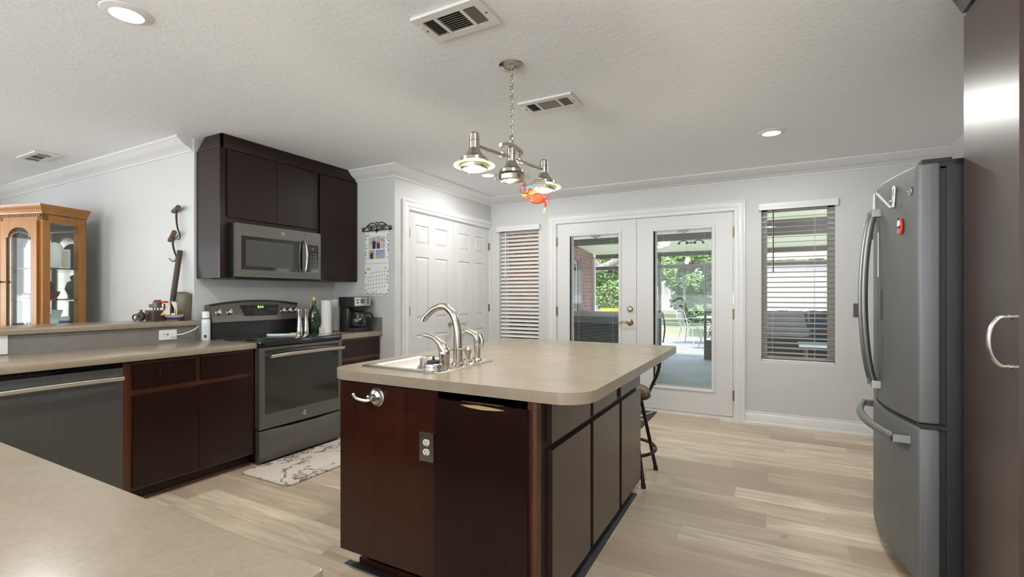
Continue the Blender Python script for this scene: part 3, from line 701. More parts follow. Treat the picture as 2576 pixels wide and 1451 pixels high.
g_ = MB(); g_.sweep([(p[0]+.002, p[1], p[2]-.004) for p in P1], [(-.006, -.006), (.008, -.006), (.008, .010), (-.006, .010)], Z); g_.build('panel_cap', 'black', t)
sl = Vector((-.04, 0, .150)).normalized(); nrm = Vector((.150, 0, .04)).normalized()
def onp(y, z): return Vector((-3.845-.04*(z-1.034)/(arch(y)-1.034), y, z))
c_ = MB(); c_.prism([onp(2.455, 1.075), onp(2.755, 1.075), onp(2.785, 1.166), onp(2.425, 1.166)], nrm*.0035); c_.build('display_glass', 'blackglass', cpn)
MB().text('8:14', .030, onp(2.605, 1.147)+nrm*.0052, Y, sl).build('clock_digits', 'green_digit', cpn)
k_ = MB()
for y in list(range(6)): k_.prism([onp(2.475+y*.018, 1.125), onp(2.485+y*.018, 1.125), onp(2.485+y*.018, 1.130), onp(2.475+y*.018, 1.130)], nrm*.0048)
for y in range(5): k_.prism([onp(2.68+y*.018, 1.125), onp(2.69+y*.018, 1.125), onp(2.69+y*.018, 1.130), onp(2.68+y*.018, 1.130)], nrm*.0048)
for q in range(3):
    for y in range(7): k_.prism([onp(2.545+y*.016, 1.088+q*.012), onp(2.551+y*.016, 1.088+q*.012), onp(2.551+y*.016, 1.092+q*.012), onp(2.545+y*.016, 1.092+q*.012)], nrm*.0048)
k_.build('button_legends', 'label_gray', cpn)
for y in (2.243, 2.330, 2.812, 2.875, 2.940):
    m_ = MB(); o = onp(y, 1.110); Rm = Matrix((Y, sl, nrm)).transposed()
    m_.lathe([(0, 0), (.023, 0), (.023, .004), (.019, .008), (.018, .026), (.015, .029), (0, .029)], o, 24, mat=Rm)
    kn = m_.build('knob', 'steel', cpn)
    Rk = Matrix.Translation(o) @ Rm.to_4x4(); m_ = MB(); m_.box((-.0045, -.019, .028), (.0045, .019, .040), .003, mat=Rk); m_.build('knob_grip', 'chrome', kn)
    k_ = MB(); k_.prism([o+Y*(-.006)+sl*.036+nrm*.0004, o+Y*.006+sl*.036+nrm*.0004, o+Y*.006+sl*.044+nrm*.0004, o-Y*.006+sl*.044+nrm*.0004], nrm*.0004); k_.build('knob_legend', 'label_gray', cpn)

# ---------------- base cabinets, dishwasher and counters along the left
CZ = .90
def base_cabinet(name, label, ya, yb, doors, drawers, xface=-3.345):
    t = thing(name, label, 'cabinet', (-3.64, (ya+yb)/2, 0))
    MB().box((-3.94, ya, .085), (xface-.02, yb, CZ-.041)).build('body', 'espresso', t)
    fr = MB(); fr.box((xface-.02, ya, .085), (xface, yb, .105), .001).box((xface-.02, ya, CZ-.062), (xface, yb, CZ-.041), .001).box((xface-.02, ya, .105), (xface, ya+.05, CZ-.062), .001).box((xface-.02, yb-.03, .105), (xface, yb, CZ-.062), .001)
    fr.box((xface-.02, ya+.05, .655), (xface, yb-.03, .695), .001).box((xface-.02, ya+.05, .105), (xface-.004, yb-.03, CZ-.062))
    fr.build('face_frame', 'frame_wood', t)
    MB().box((-3.90, ya, 0), (xface-.055, yb, .085)).build('toe_kick', 'espresso', t)
    MB().box((xface-.055, ya, 0), (xface-.040, yb, .018), .004).build('toe_moulding', 'frame_wood', t)
    for a, b2 in drawers: slab(MB(), (xface, a, .690), (xface+.019, b2, .838)).build('drawer_front', 'espresso_worn', t)
    for a, b2 in doors: slab(MB(), (xface, a, .100), (xface+.019, b2, .652)).build('door', 'espresso_worn', t)
    return t
base_cabinet('base_cabinet', 'dark base cabinet with two drawers between dishwasher and range', 1.390, 2.198, ((1.434, 1.8025), (1.8055, 2.172)), ((1.434, 1.787), (1.822, 2.172)))
base_cabinet('base_cabinet', 'narrow dark base cabinet right of the range below the coffee maker', 2.972, 3.486, ((3.005, 3.465),), ((3.005, 3.465),))
base_cabinet('base_cabinet', 'dark base cabinet in the corner behind the foreground counter', .20, .778, ((.24, .75),), ((.24, .75),))
t = thing('dishwasher', 'slate dishwasher with a long steel handle under the left counter', 'dishwasher', (-3.64, 1.084, 0))
MB().box((-3.93, .786, .02), (-3.37, 1.383, .852)).build('tub_housing', 'blackmat', t)
MB().box((-3.37, .783, .115), (-3.335, 1.387, .826), .006).build('door', 'slate_dk', t)
MB().box((-3.372, .785, .829), (-3.338, 1.385, .845), .003).build('control_strip', 'blackglass', t)
k_ = MB()
for y in (.95, .985, 1.06, 1.10, 1.20, 1.235): k_.box((-3.352, y, .8448), (-3.348, y+.006, .8456))
k_.build('control_icons', 'white', t)
h_ = MB(); h_.tube(spline([(-3.294, .80, .765), (-3.285, .95, .770), (-3.282, 1.085, .771), (-3.285, 1.22, .770), (-3.294, 1.372, .765)], 8), .0195, 14, flat=.6)
for y in (.82, 1.35): h_.cyl((-3.34, y, .767), (-3.294, y, .767), .011, n=10)
h_.build('handle', 'steel', t, label='long steel bar handle')
MB().box((-3.40, .79, .0), (-3.375, 1.38, .10)).build('toe_panel', 'blackmat', t)

t = thing('countertop', 'taupe laminate counter under the raised bar, left of the range', 'countertop', (-3.6, 1.3, .86))
MB().prism([(-3.943, .42, .860), (-3.300, .42, .860), (-3.300, 2.196, .860), (-3.943, 2.196, .860)], (0, 0, .040), .004).build('worktop', 'lam', t)
MB().box((-3.944, .43, .900), (-3.930, 2.118, 1.013)).build('splash_board', 'shaded_lam', t, label='laminate board under the bar top, shade put into its colour')
t = thing('bar_counter', 'taupe laminate bar shelf raised above the left counter', 'countertop', (-4.1, .95, 1.016))
MB().prism([(-4.33, -.25, 1.016), (-3.900, -.25, 1.016), (-3.900, 2.105, 1.016), (-3.960, 2.117, 1.016), (-4.33, 2.117, 1.016)], (0, 0, .038), .005).build('shelf', 'lam', t)
t = thing('countertop', 'short taupe counter with backsplash between range and calendar wall', 'countertop', (-3.64, 3.23, .86))
MB().box((-3.967, 2.972, .862), (-3.310, 3.487, .905), .004).build('worktop', 'lam', t)
MB().box((-3.967, 3.468, .905), (-3.312, 3.488, 1.035), .002).box((-3.968, 2.985, .905), (-3.948, 3.468, 1.035), .002).build('backsplash', 'shaded_lam', t)

# ---------------- foreground counter
t = thing('peninsula_counter', 'taupe laminate counter in the left foreground nearest the camera', 'countertop', (-1.8, .1, 0))
MB().prism(rrect(-3.94, -.482, -.25, .412, (.004, .03, .012, .004), .872), (0, 0, .042), .005).build('worktop', 'lam', t)
MB().box((-3.29, -.22, .1), (-.53, .365, .872)).build('cabinet_body', 'espresso', t)
MB().box((-3.28, -.2, 0), (-.6, .30, .1)).build('toe_kick', 'espresso', t)
for k in range(4): slab(MB(), (-3.25+k*.68, .365, .115), (-2.59+k*.68, .384, .66)).build('door', 'espresso_worn', t)

# ================================================================== ISLAND
t = thing('kitchen_island', 'large dark cherry island cabinet in the middle of the room', 'kitchen island', (-1.24, 2.3, 0))
MB().box((-1.735, 1.577, .095), (-1.717, 3.06, .871)).box((-1.717, 3.04, .095), (-.80, 3.06, .871)).box((-1.717, 1.577, .095), (-.80, 3.04, .115)).build('body', 'espresso_worn', t)
MB().box((-1.738, 1.562, .092), (-1.185, 1.576, .871), .002).build('end_panel', woodmat('cherry_end_panel', (.032, .008, .005), (.062, .016, .008), .28, .18, spec=.3, scratch=.25), t)
e_ = MB(); e_.box((-1.185, 1.540, .10), (-.770, 1.576, .838), .012, 3); fp = e_.build('false_door', 'espresso_worn', t)
c_ = MB(); c_.prism([(-1.06, 1.5395, .826), (-1.02, 1.5395, .819), (-.96, 1.5395, .816), (-.90, 1.5395, .819), (-.86, 1.5395, .824), (-.90, 1.5405, .828), (-.98, 1.5405, .832)], (0, -.0006, 0)); c_.prism([(-1.06, 1.549, .8385), (-.98, 1.543, .8385), (-.87, 1.547, .8385), (-.90, 1.552, .8385)], (0, 0, .0006)); c_.build('bare_chip', 'chip', fp, label='bare chipped patch on the top edge')
MB().cyl((-.757, 1.575, .02), (-.757, 1.575, .871), .021, n=20).box((-.776, 1.556, .02), (-.757, 1.60, .871)).build('corner_post', 'frame_wood', t, label='reddish corner post')
xs_ = -.757
fr = MB(); fr.box((-.78, 1.59, .095), (xs_, 3.06, .871)); fr.build('side_frame', 'espresso', t)
for a, b2 in ((1.690, 2.130), (2.172, 2.612), (2.660, 3.100)): slab(MB(), (xs_, a, .070), (xs_+.020, b2, .655), .004).build('door', 'espresso_sheen', t)
for a, b2 in ((1.684, 2.130), (2.172, 2.560), (2.640, 3.085)): slab(MB(), (xs_, a, .682), (xs_+.020, b2, .862), .004).build('drawer_front', 'espresso_sheen', t)
MB().box((-1.66, 1.65, 0), (-.83, 3.02, .095)).build('toe_kick', 'espresso', t)
MB().box((-1.69, 1.632, 0), (-.84, 1.65, .03), .006).build('toe_moulding', 'frame_wood', t)
(MB().prism([(-.80, 1.62, .001), (-.722, 1.62, .001), (-.740, 3.03, .001), (-.80, 3.03, .001)], (0, 0, .0015)).prism([(-1.75, 1.595, .001), (-.80, 1.585, .001), (-.80, 1.63, .001), (-1.75, 1.63, .001)], (0, 0, .0015)).build('trim_3', 'strip', kind='structure'))  # thin dark strips laid on the floor along the island base
t = thing('countertop', 'wide taupe laminate island top with rounded corners, holding the sink', 'countertop', (-1.17, 2.4, .876))
ct = MB()
outer = rrect(-1.800, -.545, 1.525, 3.312, (.13, .13, .05, .17), .914, 8)
hole = rrect(-1.69, -1.262, 1.665, 2.108, (.03,)*4, .914, 8)
n = len(outer); vo = [ct.bm.verts.new(p) for p in outer]; vh = [ct.bm.verts.new(p) for p in hole]
vo2 = [ct.bm.verts.new((p[0], p[1], .872)) for p in outer]; vh2 = [ct.bm.verts.new((p[0], p[1], .872)) for p in hole]
for a, b2 in ((vo, vh), (vo2, vh2)):
    for k in range(n): ct.bm.faces.new((a[k], a[(k+1) % n], b2[(k+1) % n], b2[k]))
for a, b2 in ((vo, vo2), (vh, vh2)):
    for k in range(n): ct.bm.faces.new((a[k], a[(k+1) % n], b2[(k+1) % n], b2[k]))
ct.build('worktop', 'lam', t)
# ---------------- sink: rim, faucet deck and one basin, a single pressed sheet
t = thing('kitchen_sink', 'stainless drop-in sink set into the island top', 'sink', (-1.48, 1.88, .914))
s_ = MB()
rim = rrect(-1.708, -1.246, 1.645, 2.125, (.03,)*4, .915, 6); rim2 = [(p[0]+(.006 if p[0] < -1.48 else -.006), p[1]+(.006 if p[1] < 1.88 else -.006), .9195) for p in rim]
b0 = rrect(-1.672, -1.365, 1.690, 2.085, (.05,)*4, .9185, 6); b1 = rrect(-1.667, -1.370, 1.695, 2.080, (.05,)*4, .912, 6)
b2_ = rrect(-1.655, -1.382, 1.708, 2.067, (.06,)*4, .765, 6); b3 = rrect(-1.62, -1.417, 1.745, 2.03, (.06,)*4, .740, 6)
rings = [[s_.bm.verts.new(p) for p in q] for q in (rim, rim2, b0, b1, b2_, b3)]; n = len(rim)
for a, b2 in zip(rings, rings[1:]):
    for k in range(n): s_.bm.faces.new((a[k], a[(k+1) % n], b2[(k+1) % n], b2[k]))
s_.bm.faces.new(rings[-1]); s_.build('basin', 'sink', t, ang=50)
MB().lathe([(.0, .7412), (.042, .7412), (.045, .743), (.040, .7425), (.0, .7422)], (-1.518, 1.888, 0), 24).build('drain', 'chrome', t)
# faucet
t = thing('faucet', 'tall gooseneck faucet spout on the island sink deck', 'faucet', (-1.309, 1.883, .919))
MB().lathe([(0, 0), (.030, 0), (.031, .006), (.027, .011), (.0235, .014), (.023, .070), (.025, .072), (.025, .076), (.019, .080)], (-1.309, 1.883, .919), 28).build('base', 'nickel', t)
pth = spline([(-1.309, 1.883, .990), (-1.309, 1.883, 1.03), (-1.311, 1.883, 1.085), (-1.330, 1.883, 1.148), (-1.366, 1.883, 1.186), (-1.408, 1.883, 1.194), (-1.455, 1.883, 1.178), (-1.495, 1.883, 1.147)], 7)
MB().tube(pth, [.021-.0065*k/(len(pth)-1) for k in range(len(pth))], 16).build('spout', 'nickel', t)
MB().cyl((-1.492, 1.883, 1.151), (-1.507, 1.883, 1.133), .0165, n=18).cyl((-1.507, 1.883, 1.133), (-1.513, 1.883, 1.122), .014, n=18).build('aerator', 'chrome', t)
t = thing('faucet_lever', 'single curved mixer lever in front of the gooseneck spout', 'faucet handle', (-1.306, 1.772, .919))
MB().lathe([(0, 0), (.028, 0), (.028, .006), (.0245, .008), (.0245, .055), (.026, .058), (.0255, .072), (.020, .085), (0, .085)], (-1.306, 1.772, .919), 28).build('valve_body', 'nickel', t)
pl = spline([(-1.302, 1.774, .990), (-1.320, 1.768, 1.025), (-1.350, 1.762, 1.050), (-1.385, 1.756, 1.063), (-1.410, 1.752, 1.066)], 6)
MB().tube(pl, [.027, .026, .0255, .025, .024, .022, .0205, .019, .0175, .016, .0145, .013, .012, .0112, .0105, .010, .0098, .0096, .0096, .0096, .0096, .0096, .0098, .010, .008][:len(pl)], 14).build('lever', 'nickel', t)
t = thing('soap_dispenser', 'small brushed soap pump between the spout and the side spray', 'soap dispenser', (-1.325, 1.990, .919))
MB().lathe([(0, 0), (.022, 0), (.022, .006), (.012, .018), (.0125, .03), (.019, .052), (.020, .060), (.015, .066), (.008, .072), (0, .073)], (-1.325, 1.990, .919), 22).build('pump_head', 'nickel', t)
MB().tube(spline([(-1.34, 1.985, .975), (-1.365, 1.975, .981), (-1.395, 1.962, .980), (-1.41, 1.957, .974)], 5), .0045, 8).build('nozzle', 'nickel', t)
t = thing('side_spray', 'side spray wand standing at the far end of the sink deck', 'faucet sprayer', (-1.318, 2.065, .919))
MB().lathe([(0, 0), (.027, 0), (.026, .006), (.016, .014), (.013, .02), (0, .02)], (-1.318, 2.065, .919), 22).build('base', 'nickel', t)
MB().tube(spline([(-1.318, 2.065, .935), (-1.316, 2.065, .99), (-1.318, 2.065, 1.03), (-1.332, 2.063, 1.050), (-1.358, 2.060, 1.062), (-1.378, 2.058, 1.066)], 6), [.0165]*10+[.018]*6+[.017]*10+[.0175]*5, 14).tube(spline([(-1.300, 2.066, 1.050), (-1.288, 2.067, 1.02), (-1.290, 2.067, .995), (-1.306, 2.066, .985)], 5), .008, 8).build('wand', 'nickel', t)
t = thing('sink_strainer', 'steel sink strainer with a black stopper on the sink corner', 'strainer', (-1.305, 1.690, .919))
c_ = MB(); c_.lathe([(.0, .001), (.040, .001), (.043, .006), (.041, .030), (.038, .032), (.036, .028), (.0, .026)], (-1.305, 1.690, .919), 28); bs_ = c_.build('basket', 'steel', t)
k_ = MB()
for k in range(14): a = 2*PI*k/14; k_.cyl((-1.305+.040*math.cos(a), 1.690+.040*math.sin(a), .937), (-1.305+.0435*math.cos(a), 1.690+.0435*math.sin(a), .937), .0028, n=8)
k_.build('drain_slots', 'black', bs_)
MB().lathe([(0, .026), (.028, .026), (.029, .038), (.026, .044), (.007, .046), (.004, .062), (.002, .064), (0, .064)], (-1.305, 1.690, .919), 22).build('stopper', 'blackmat', t)
# hook and outlet on the end panel
t = thing('robe_hook', 'satin nickel round hook on the island end panel', 'hook', (-1.510, 1.562, .807))
MB().lathe([(0, 0), (.040, 0), (.041, .005), (.036, .010), (.033, .010), (.030, .016), (.016, .024), (.012, .036), (0, .037)], (-1.510, 1.562, .807), 32, mat=Matrix.Rotation(PI/2, 3, 'X')).build('rosette', 'steel', t)
MB().tube(spline([(-1.512, 1.530, .803), (-1.524, 1.518, .797), (-1.540, 1.512, .797), (-1.562, 1.508, .800), (-1.580, 1.505, .806), (-1.590, 1.503, .816)], 5), .0072, 10).ball((-1.591, 1.503, .818), .009, n=12).ball((-1.516, 1.512, .815), .008, n=12).cyl((-1.514, 1.525, .803), (-1.516, 1.512, .815), .006, n=10).build('prong', 'steel', t)
plate('wall_outlet', 'steel-plated duplex outlet on the front of the island', 'outlet', (-1.238, 1.562, .629), X, .072, .116, 'steel', 'duplex')

# ================================================================== FRIDGE AND PANTRY
t = thing('refrigerator', 'dark slate french-door refrigerator by the right wall', 'refrigerator', (.98, 2.985, 0))
def fx(y): return .470+.064*((y-2.985)/.455)**2
MB().box((.622, 2.536, .03), (1.37, 3.434, 1.772), .004).build('cabinet', 'slate_side', t)
MB().box((.70, 2.56, 0), (1.3, 3.41, .03)).build('base_grille', 'blackmat', t)
def fdoor(ya, yb, z0, z1):
    n = 14; pts = [(fx(ya+(yb-ya)*k/n), ya+(yb-ya)*k/n, z0) for k in range(n+1)]
    return MB().prism(pts+[(.604, yb, z0), (.604, ya, z0)], (0, 0, z1-z0), .009, 3)
fn = fdoor(2.532, 2.982, .722, 1.790).build('door', 'slate_fr', t, label='near curved door')
ff = fdoor(2.988, 3.438, .722, 1.790).build('door', 'slate_fr', t, label='far curved door')
fz = fdoor(2.532, 3.438, .070, .704).build('freezer_drawer', 'slate_fr', t)
MB().box((.604, 2.545, .07), (.622, 3.43, 1.765)).build('gasket', 'blackmat', t)
for ym in (2.935, 3.035):
    h_ = MB(); pth = [(fx(ym)-.012-.050*math.sin(PI*min(1, max(0, (k/24-.0)/1.0)))**.55, ym, .80+.865*k/24) for k in range(25)]
    h_.tube(pth, .0155, 12, flat=.8); h_.box((fx(ym)-.035, ym-.016, 1.635), (fx(ym)+.004, ym+.016, 1.672), .006).box((fx(ym)-.035, ym-.016, .793), (fx(ym)+.004, ym+.016, .830), .006)
    h_.build('handle', 'steel_dk', fn if ym < 2.98 else ff, label='bowed vertical steel handle')
h_ = MB(); pth = [(fx(2.60+.77*k/20)-.050-.012*math.sin(PI*k/20), 2.60+.77*k/20, .638) for k in range(21)]
h_.tube(pth, .019, 12, flat=.7)
for y in (2.605, 3.365): h_.box((fx(y)-.055, y-.018, .622), (fx(y)+.004, y+.018, .654), .005)
h_.build('handle', 'steel_dk', fz, label='bowed horizontal steel handle')
hc = MB(); hc.box((.545, 2.536, 1.790), (.640, 2.60, 1.806), .005).box((.60, 2.54, 1.772), (.70, 2.70, 1.798), .006); hc.build('hinge_cover', 'black', t)
hc = MB(); hc.box((.545, 3.37, 1.790), (.640, 3.434, 1.806), .005).box((.60, 3.28, 1.772), (.70, 3.43, 1.798), .006); hc.build('hinge_cover', 'black', t)
MB().box((.70, 2.54, 1.772), (1.37, 3.43, 1.792), .005).build('top_panel', 'black', t)
mh = MB(); mh.box((.535, 2.528, .7045), (.625, 2.565, .7215), .005).cyl((.600, 2.536, .700), (.600, 2.536, .728), .008, n=10); mh.build('middle_hinge', 'black', t)
emblem(fn, (fx(2.590)-.001, 2.590, 1.690), Vector((.14, -1, 0)), Z, .020)
# things stuck on the fridge
r = thing('magnet_clip', 'white plastic clip magnet, open and tilted, near the top of the fridge door', 'magnet', (.49, 2.74, 1.66))
n_ = Vector((-1, -.12, 0)).normalized(); u_ = Vector((.12, -1, 0)).normalized(); o = Vector((fx(2.735)-.003, 2.735, 1.645))
c_ = MB(); c_.prism([o-u_*.012, o+u_*.020, o+u_*.034+Z*.085, o+u_*.022+Z*.098, o+u_*.004+Z*.092, o+u_*.002+Z*.03], n_*.006, .002); c_.build('back_jaw', 'white', r)
c_ = MB(); c_.prism([o+n_*.007-u_*.008, o+n_*.007+u_*.012, o+n_*.045-u_*.03+Z*.075, o+n_*.05-u_*.042+Z*.083, o+n_*.045-u_*.045+Z*.070], n_*.006, .002); c_.build('front_jaw', 'white', r)
c_ = MB(); c_.cyl(o+n_*.005+Z*.028-u_*.014, o+n_*.005+Z*.028+u_*.018, .008, n=12); c_.build('spring', 'steel', r)
c_ = MB(); c_.prism([o+n_*.0062+u_*.016+Z*.050, o+n_*.0062+u_*.022+Z*.050, o+n_*.0062+u_*.026+Z*.082, o+n_*.0062+u_*.020+Z*.082], n_*.0008); c_.build('slot', 'black', r)
r = thing('fridge_magnet', 'small red, white and black shaped magnet on the near fridge door', 'magnet', (.50, 2.66, 1.55))
o = Vector((fx(2.662)-.003, 2.662, 1.552)); Rm = Matrix((u_, Z, -u_.cross(Z))).transposed()
def blob(m_, du, dz, ru, rz, d): m_.prism([o+u_*(du+ru*math.cos(2*PI*k/18))+Z*(dz+rz*math.sin(2*PI*k/18)) for k in range(18)], n_*d, .001, 1)
c_ = MB(); blob(c_, .010, -.002, .018, .036, .006); c_.build('back', 'red', r)
c_ = MB(); blob(c_, -.002, .012, .014, .015, .009); c_.build('white_patch', 'white', r)
c_ = MB(); blob(c_, -.010, .030, .006, .006, .008); blob(c_, .006, -.004, .012, .004, .0095); c_.build('dark_patch', 'black', r)
c_ = MB(); blob(c_, -.006, -.022, .010, .013, .008); c_.build('tan_patch', 'skin', r)
def fpaper(name, label, ya, yb, z0, z1, mt='paper', cat='paper'):
    n = 4; pts = [(fx(ya+(yb-ya)*k/n)-.001, ya+(yb-ya)*k/n, z0) for k in range(n+1)]
    m_ = MB(); m_.prism(pts+[(p[0]-.002, p[1], z0) for p in pts[::-1]], (0, 0, z1-z0)); return tag(m_.build(name, mt), label, cat)
fpaper('paper_note', 'white paper note on the far fridge door beside the door seam', 3.06, 3.15, 1.66, 1.775)
fpaper('paper_note', 'second paper note on the far fridge door, lower and farther from the seam', 3.18, 3.30, 1.60, 1.735)
fpaper('paper_note', 'white paper note with a pointed corner behind the fridge handle', 2.955, 2.978, 1.34, 1.56)
fpaper('magnet_box', 'dark narrow magnet box on the near fridge door behind the handle', 2.895, 2.925, 1.13, 1.27, 'black', 'magnet')
r = thing('magnet_clip', 'white clip magnet with a dark edge, tilted out from the far fridge door', 'magnet', (.48, 3.36, 1.56))
o = Vector((fx(3.36)-.003, 3.36, 1.565))
c_ = MB(); c_.prism([o-u_*.015, o+u_*.015, o+u_*.015+Z*.085, o-u_*.015+Z*.085], n_*.006, .002); c_.build('back_jaw', 'blue', r)
c_ = MB(); c_.prism([o+n_*.008-u_*.012, o+n_*.008+u_*.012, o+n_*.042+u_*.012+Z*.085, o+n_*.042-u_*.012+Z*.085], n_*.007, .002); c_.build('front_jaw', 'white', r)

t = thing('pantry_cabinet', 'tall dark pantry cabinet with a steel pull, right edge of the room', 'cabinet', (1.0, 2.25, 0))
MB().box((.684, 2.006, 0), (1.38, 2.490, H-.004)).build('body', 'espresso', t)
pd = MB().box((.662, 2.012, .10), (.683, 2.488, 2.335), .004).build('door', 'espresso_sheen', t)
MB().prism([(.700, 2.004, 2.352), (.658, 2.004, 2.352), (.600, 2.004, H-.003), (.700, 2.004, H-.003)], (0, .488, 0), .002).build('fascia', 'espresso', t)
h_ = MB(); h_.tube(spline([(.656, 2.050, 1.183), (.632, 2.052, 1.180), (.612, 2.054, 1.150), (.606, 2.055, 1.105), (.612, 2.054, 1.060), (.632, 2.052, 1.030), (.656, 2.050, 1.027)], 6), .0068, 10, flat=.8)
for z in (1.183, 1.027): h_.cyl((.664, 2.050, z), (.650, 2.050, z), .0085, n=12)
h_.build('pull', 'steel', pd, label='arched steel pull')

# ================================================================== PENDANT LIGHT
t = thing('pendant_light', 'nickel three-lamp pendant hanging on a chain over the island', 'pendant light', (-1.218, 2.250, H))
LA, LM, LB = Vector((-1.268, 1.962, 0)), Vector((-1.218, 2.250, 0)), Vector((-1.167, 2.552, 0))
dv = (LB-LA).normalized()
MB().lathe([(0, -.030), (.012, -.030), (.016, -.026), (.034, -.024), (.038, -.018), (.060, -.012), (.068, -.004), (.068, -.0005)], (LM.x, LM.y, H), 36).build('canopy', 'nickel', t)
ch = MB(); zt = H-.030; zb = 2.098; nl = 13; pl_ = (zt-zb)/nl
for k in range(nl):
    zc = zt-pl_*(k+.5); a = X if k % 2 else dv
    ch.tube([Vector((LM.x, LM.y, zc))+a*(.0075*math.cos(q))+Z*(pl_*.62*math.sin(q)) for q in [2*PI*j/14 for j in range(14)]], .0022, 6, closed=True)
ch.build('chain', 'nickel', t)
hk = MB(); hk.tube([Vector((LM.x, LM.y, 2.075))+dv*(.011*math.cos(q))+Z*(.026*math.sin(q)) for q in [2*PI*j/18 for j in range(18)]], .005, 8, closed=True); hk.build('loop', 'nickel', t)
BZ = 1.980
yk = MB()
arc = [LM+dv*(-.092+.184*k/12)+Z*(2.050-.022*((k-6)/6)**2) for k in range(13)]
yk.sweep(arc, [(-.009, -.008), (.009, -.008), (.009, .008), (-.009, .008)], Z)
for s_ in (-1, 1):
    c = LM+dv*(s_*.074); yk.cyl(c+Z*(BZ-.004), c+Z*2.040, .0075, n=10); yk.cyl(c+dv*-.012+Z*BZ, c+dv*.012+Z*BZ, .0125, n=14)
yk.build('yoke', 'nickel', t)
MB().tube([LA+Z*BZ, LB+Z*BZ], .0085, 12).build('bar', 'nickel', t)
for P, on in ((LA, 1), (LM, 0), (LB, 1)):
    hd = MB(); hd.lathe([(0, 2.038), (.018, 2.038), (.021, 2.034), (.023, 2.030), (.023, 2.022), (.025, 2.021), (.0255, 2.000), (.0245, 1.998), (.0255, 1.996), (.0255, 1.962), (.032, 1.945), (.046, 1.926), (.066, 1.913), (.067, 1.898), (.069, 1.896), (.0, 1.896)], P, 32)
    h_ = hd.build('lamp_head', 'nickel', t, ang=20)
    MB().lathe([(.060, 1.892), (.100, 1.882), (.1015, 1.878), (.099, 1.875), (.060, 1.884)], P, 40).build('shade_disc', 'shadeglass' if on else 'shadeoff', h_, label='lit pale green glass disc' if on else 'unlit clear glass disc')
    MB().lathe([(.066, 1.890), (.069, 1.884), (.066, 1.862), (.058, 1.858), (.056, 1.862), (.060, 1.888)], P, 32).build('retainer_ring', 'nickel', h_)
    MB().lathe([(0, 1.845), (.022, 1.848), (.042, 1.855), (.056, 1.864), (.05, 1.872), (0, 1.872)], P, 28).build('diffuser', 'lampon' if on else 'lampoff', h_)
    for q in range(3):
        a = 2*PI*q/3+.5; c = P+Vector((.064*math.cos(a), .064*math.sin(a), 1.860)); MB().cyl(c, c+Z*-.008, .0035, n=8).build('thumbscrew', 'brass', h_)
    if on:
        ld = bpy.data.lights.new('pendant_lamp', 'POINT'); ld.energy = 9; ld.shadow_soft_size = .03; ld.color = (1, .92, .74)
        lo = bpy.data.objects.new('pendant_lamp', ld); COL.objects.link(lo); lo.location = P+Z*1.815-OFF[h_.name]; lo.parent = h_
# hanging beach mobile
uu = Vector((.8798, .4753, 0)); nn_ = Vector((.4753, -.8798, 0)); MO = Vector((-1.150, 2.425, 0))
def mp_(u, z): return MO+uu*u+Z*(z-.016)
t = thing('hanging_mobile', 'beach mobile with a red crab, anchor and painted ovals hung from the pendant', 'mobile', (MO.x, MO.y, 1.9))
MB().tube([(-1.183, 2.455, 1.974), mp_(.004, 1.92)], .0008, 5).tube([(-1.192, 2.40, 1.974), mp_(-.070, 1.895)+nn_*.018], .0008, 5).build('strings', 'cream', t)
def ov(m_, u, z, ru, rz, th, d0=0, d=.004):
    pts = []
    for k in range(28):
        a = 2*PI*k/28; x_, y_ = ru*math.cos(a), rz*math.sin(a); pts.append(mp_(u+x_*math.cos(th)-y_*math.sin(th), z+x_*math.sin(th)+y_*math.cos(th))+nn_*d0)
    return m_.prism(pts, nn_*d)
cv = ov(MB(), .010, 1.893, .037, .025, 0, .012).build('chevron_oval', 'cream', t, label='cream oval with black zigzag stripes')
c_ = MB()
for r_ in range(4):
    zc = 1.909-r_*.0115; top = []; n = 12
    hw = .036*math.sqrt(max(.05, 1-((zc-1.893)/.026)**2))
    for k in range(n+1):
        u = .010-hw+2*hw*k/n; top.append((u, zc+(.0035 if k % 2 else -.0035)))
    for (a, b2), (c2, d2) in zip(top, top[1:]): c_.prism([mp_(a, b2)+nn_*.0162, mp_(c2, d2)+nn_*.0162, mp_(c2, d2-.005)+nn_*.0162, mp_(a, b2-.005)+nn_*.0162], nn_*.0005)
c_.build('zigzag', 'black', cv)
ov(MB(), -.032, 1.873, .036, .016, .45, .004).build('teal_oval', 'teal', t, label='teal leaf-shaped oval')
ov(MB(), -.040, 1.840, .048, .013, .42, -.004).build('yellow_oval', 'yellow', t, label='yellow oval')
a_ = MB()
a_.tube([mp_(-.073, 1.880)+nn_*.018, mp_(-.070, 1.830)+nn_*.018], .0028, 8).tube([mp_(-.090, 1.872)+nn_*.018, mp_(-.057, 1.876)+nn_*.018], .0024, 8)
a_.tube(oval(mp_(-.072, 1.886)+nn_*.018, uu, Z, .007, .006, 14), .0018, 6, closed=True)
a_.tube(oval(mp_(-.070, 1.850)+nn_*.018, uu, Z, .026, .020, 14, PI, 2*PI), .0034, 8)
for s_ in (-1, 1): a_.prism([mp_(-.070+s_*.017, 1.846)+nn_*.016, mp_(-.070+s_*.035, 1.846)+nn_*.016, mp_(-.070+s_*.026, 1.861)+nn_*.016], nn_*.004)
a_.build('anchor', 'dkred', t, label='dark red anchor')
cr = MB()
prof = [(-.042, .0), (-.034, .022), (-.022, .042), (0.0, .052), (.020, .046), (.032, .030), (.038, .004), (.024, -.006), (0, -.010), (-.026, -.008)]
cr.prism([mp_(.000+a, 1.782+b2)+nn_*.006 for a, b2 in prof], nn_*.030, .008, 3); cb_ = cr.build('crab_body', 'orange', t, label='bright orange-red crab body')
lg = MB()
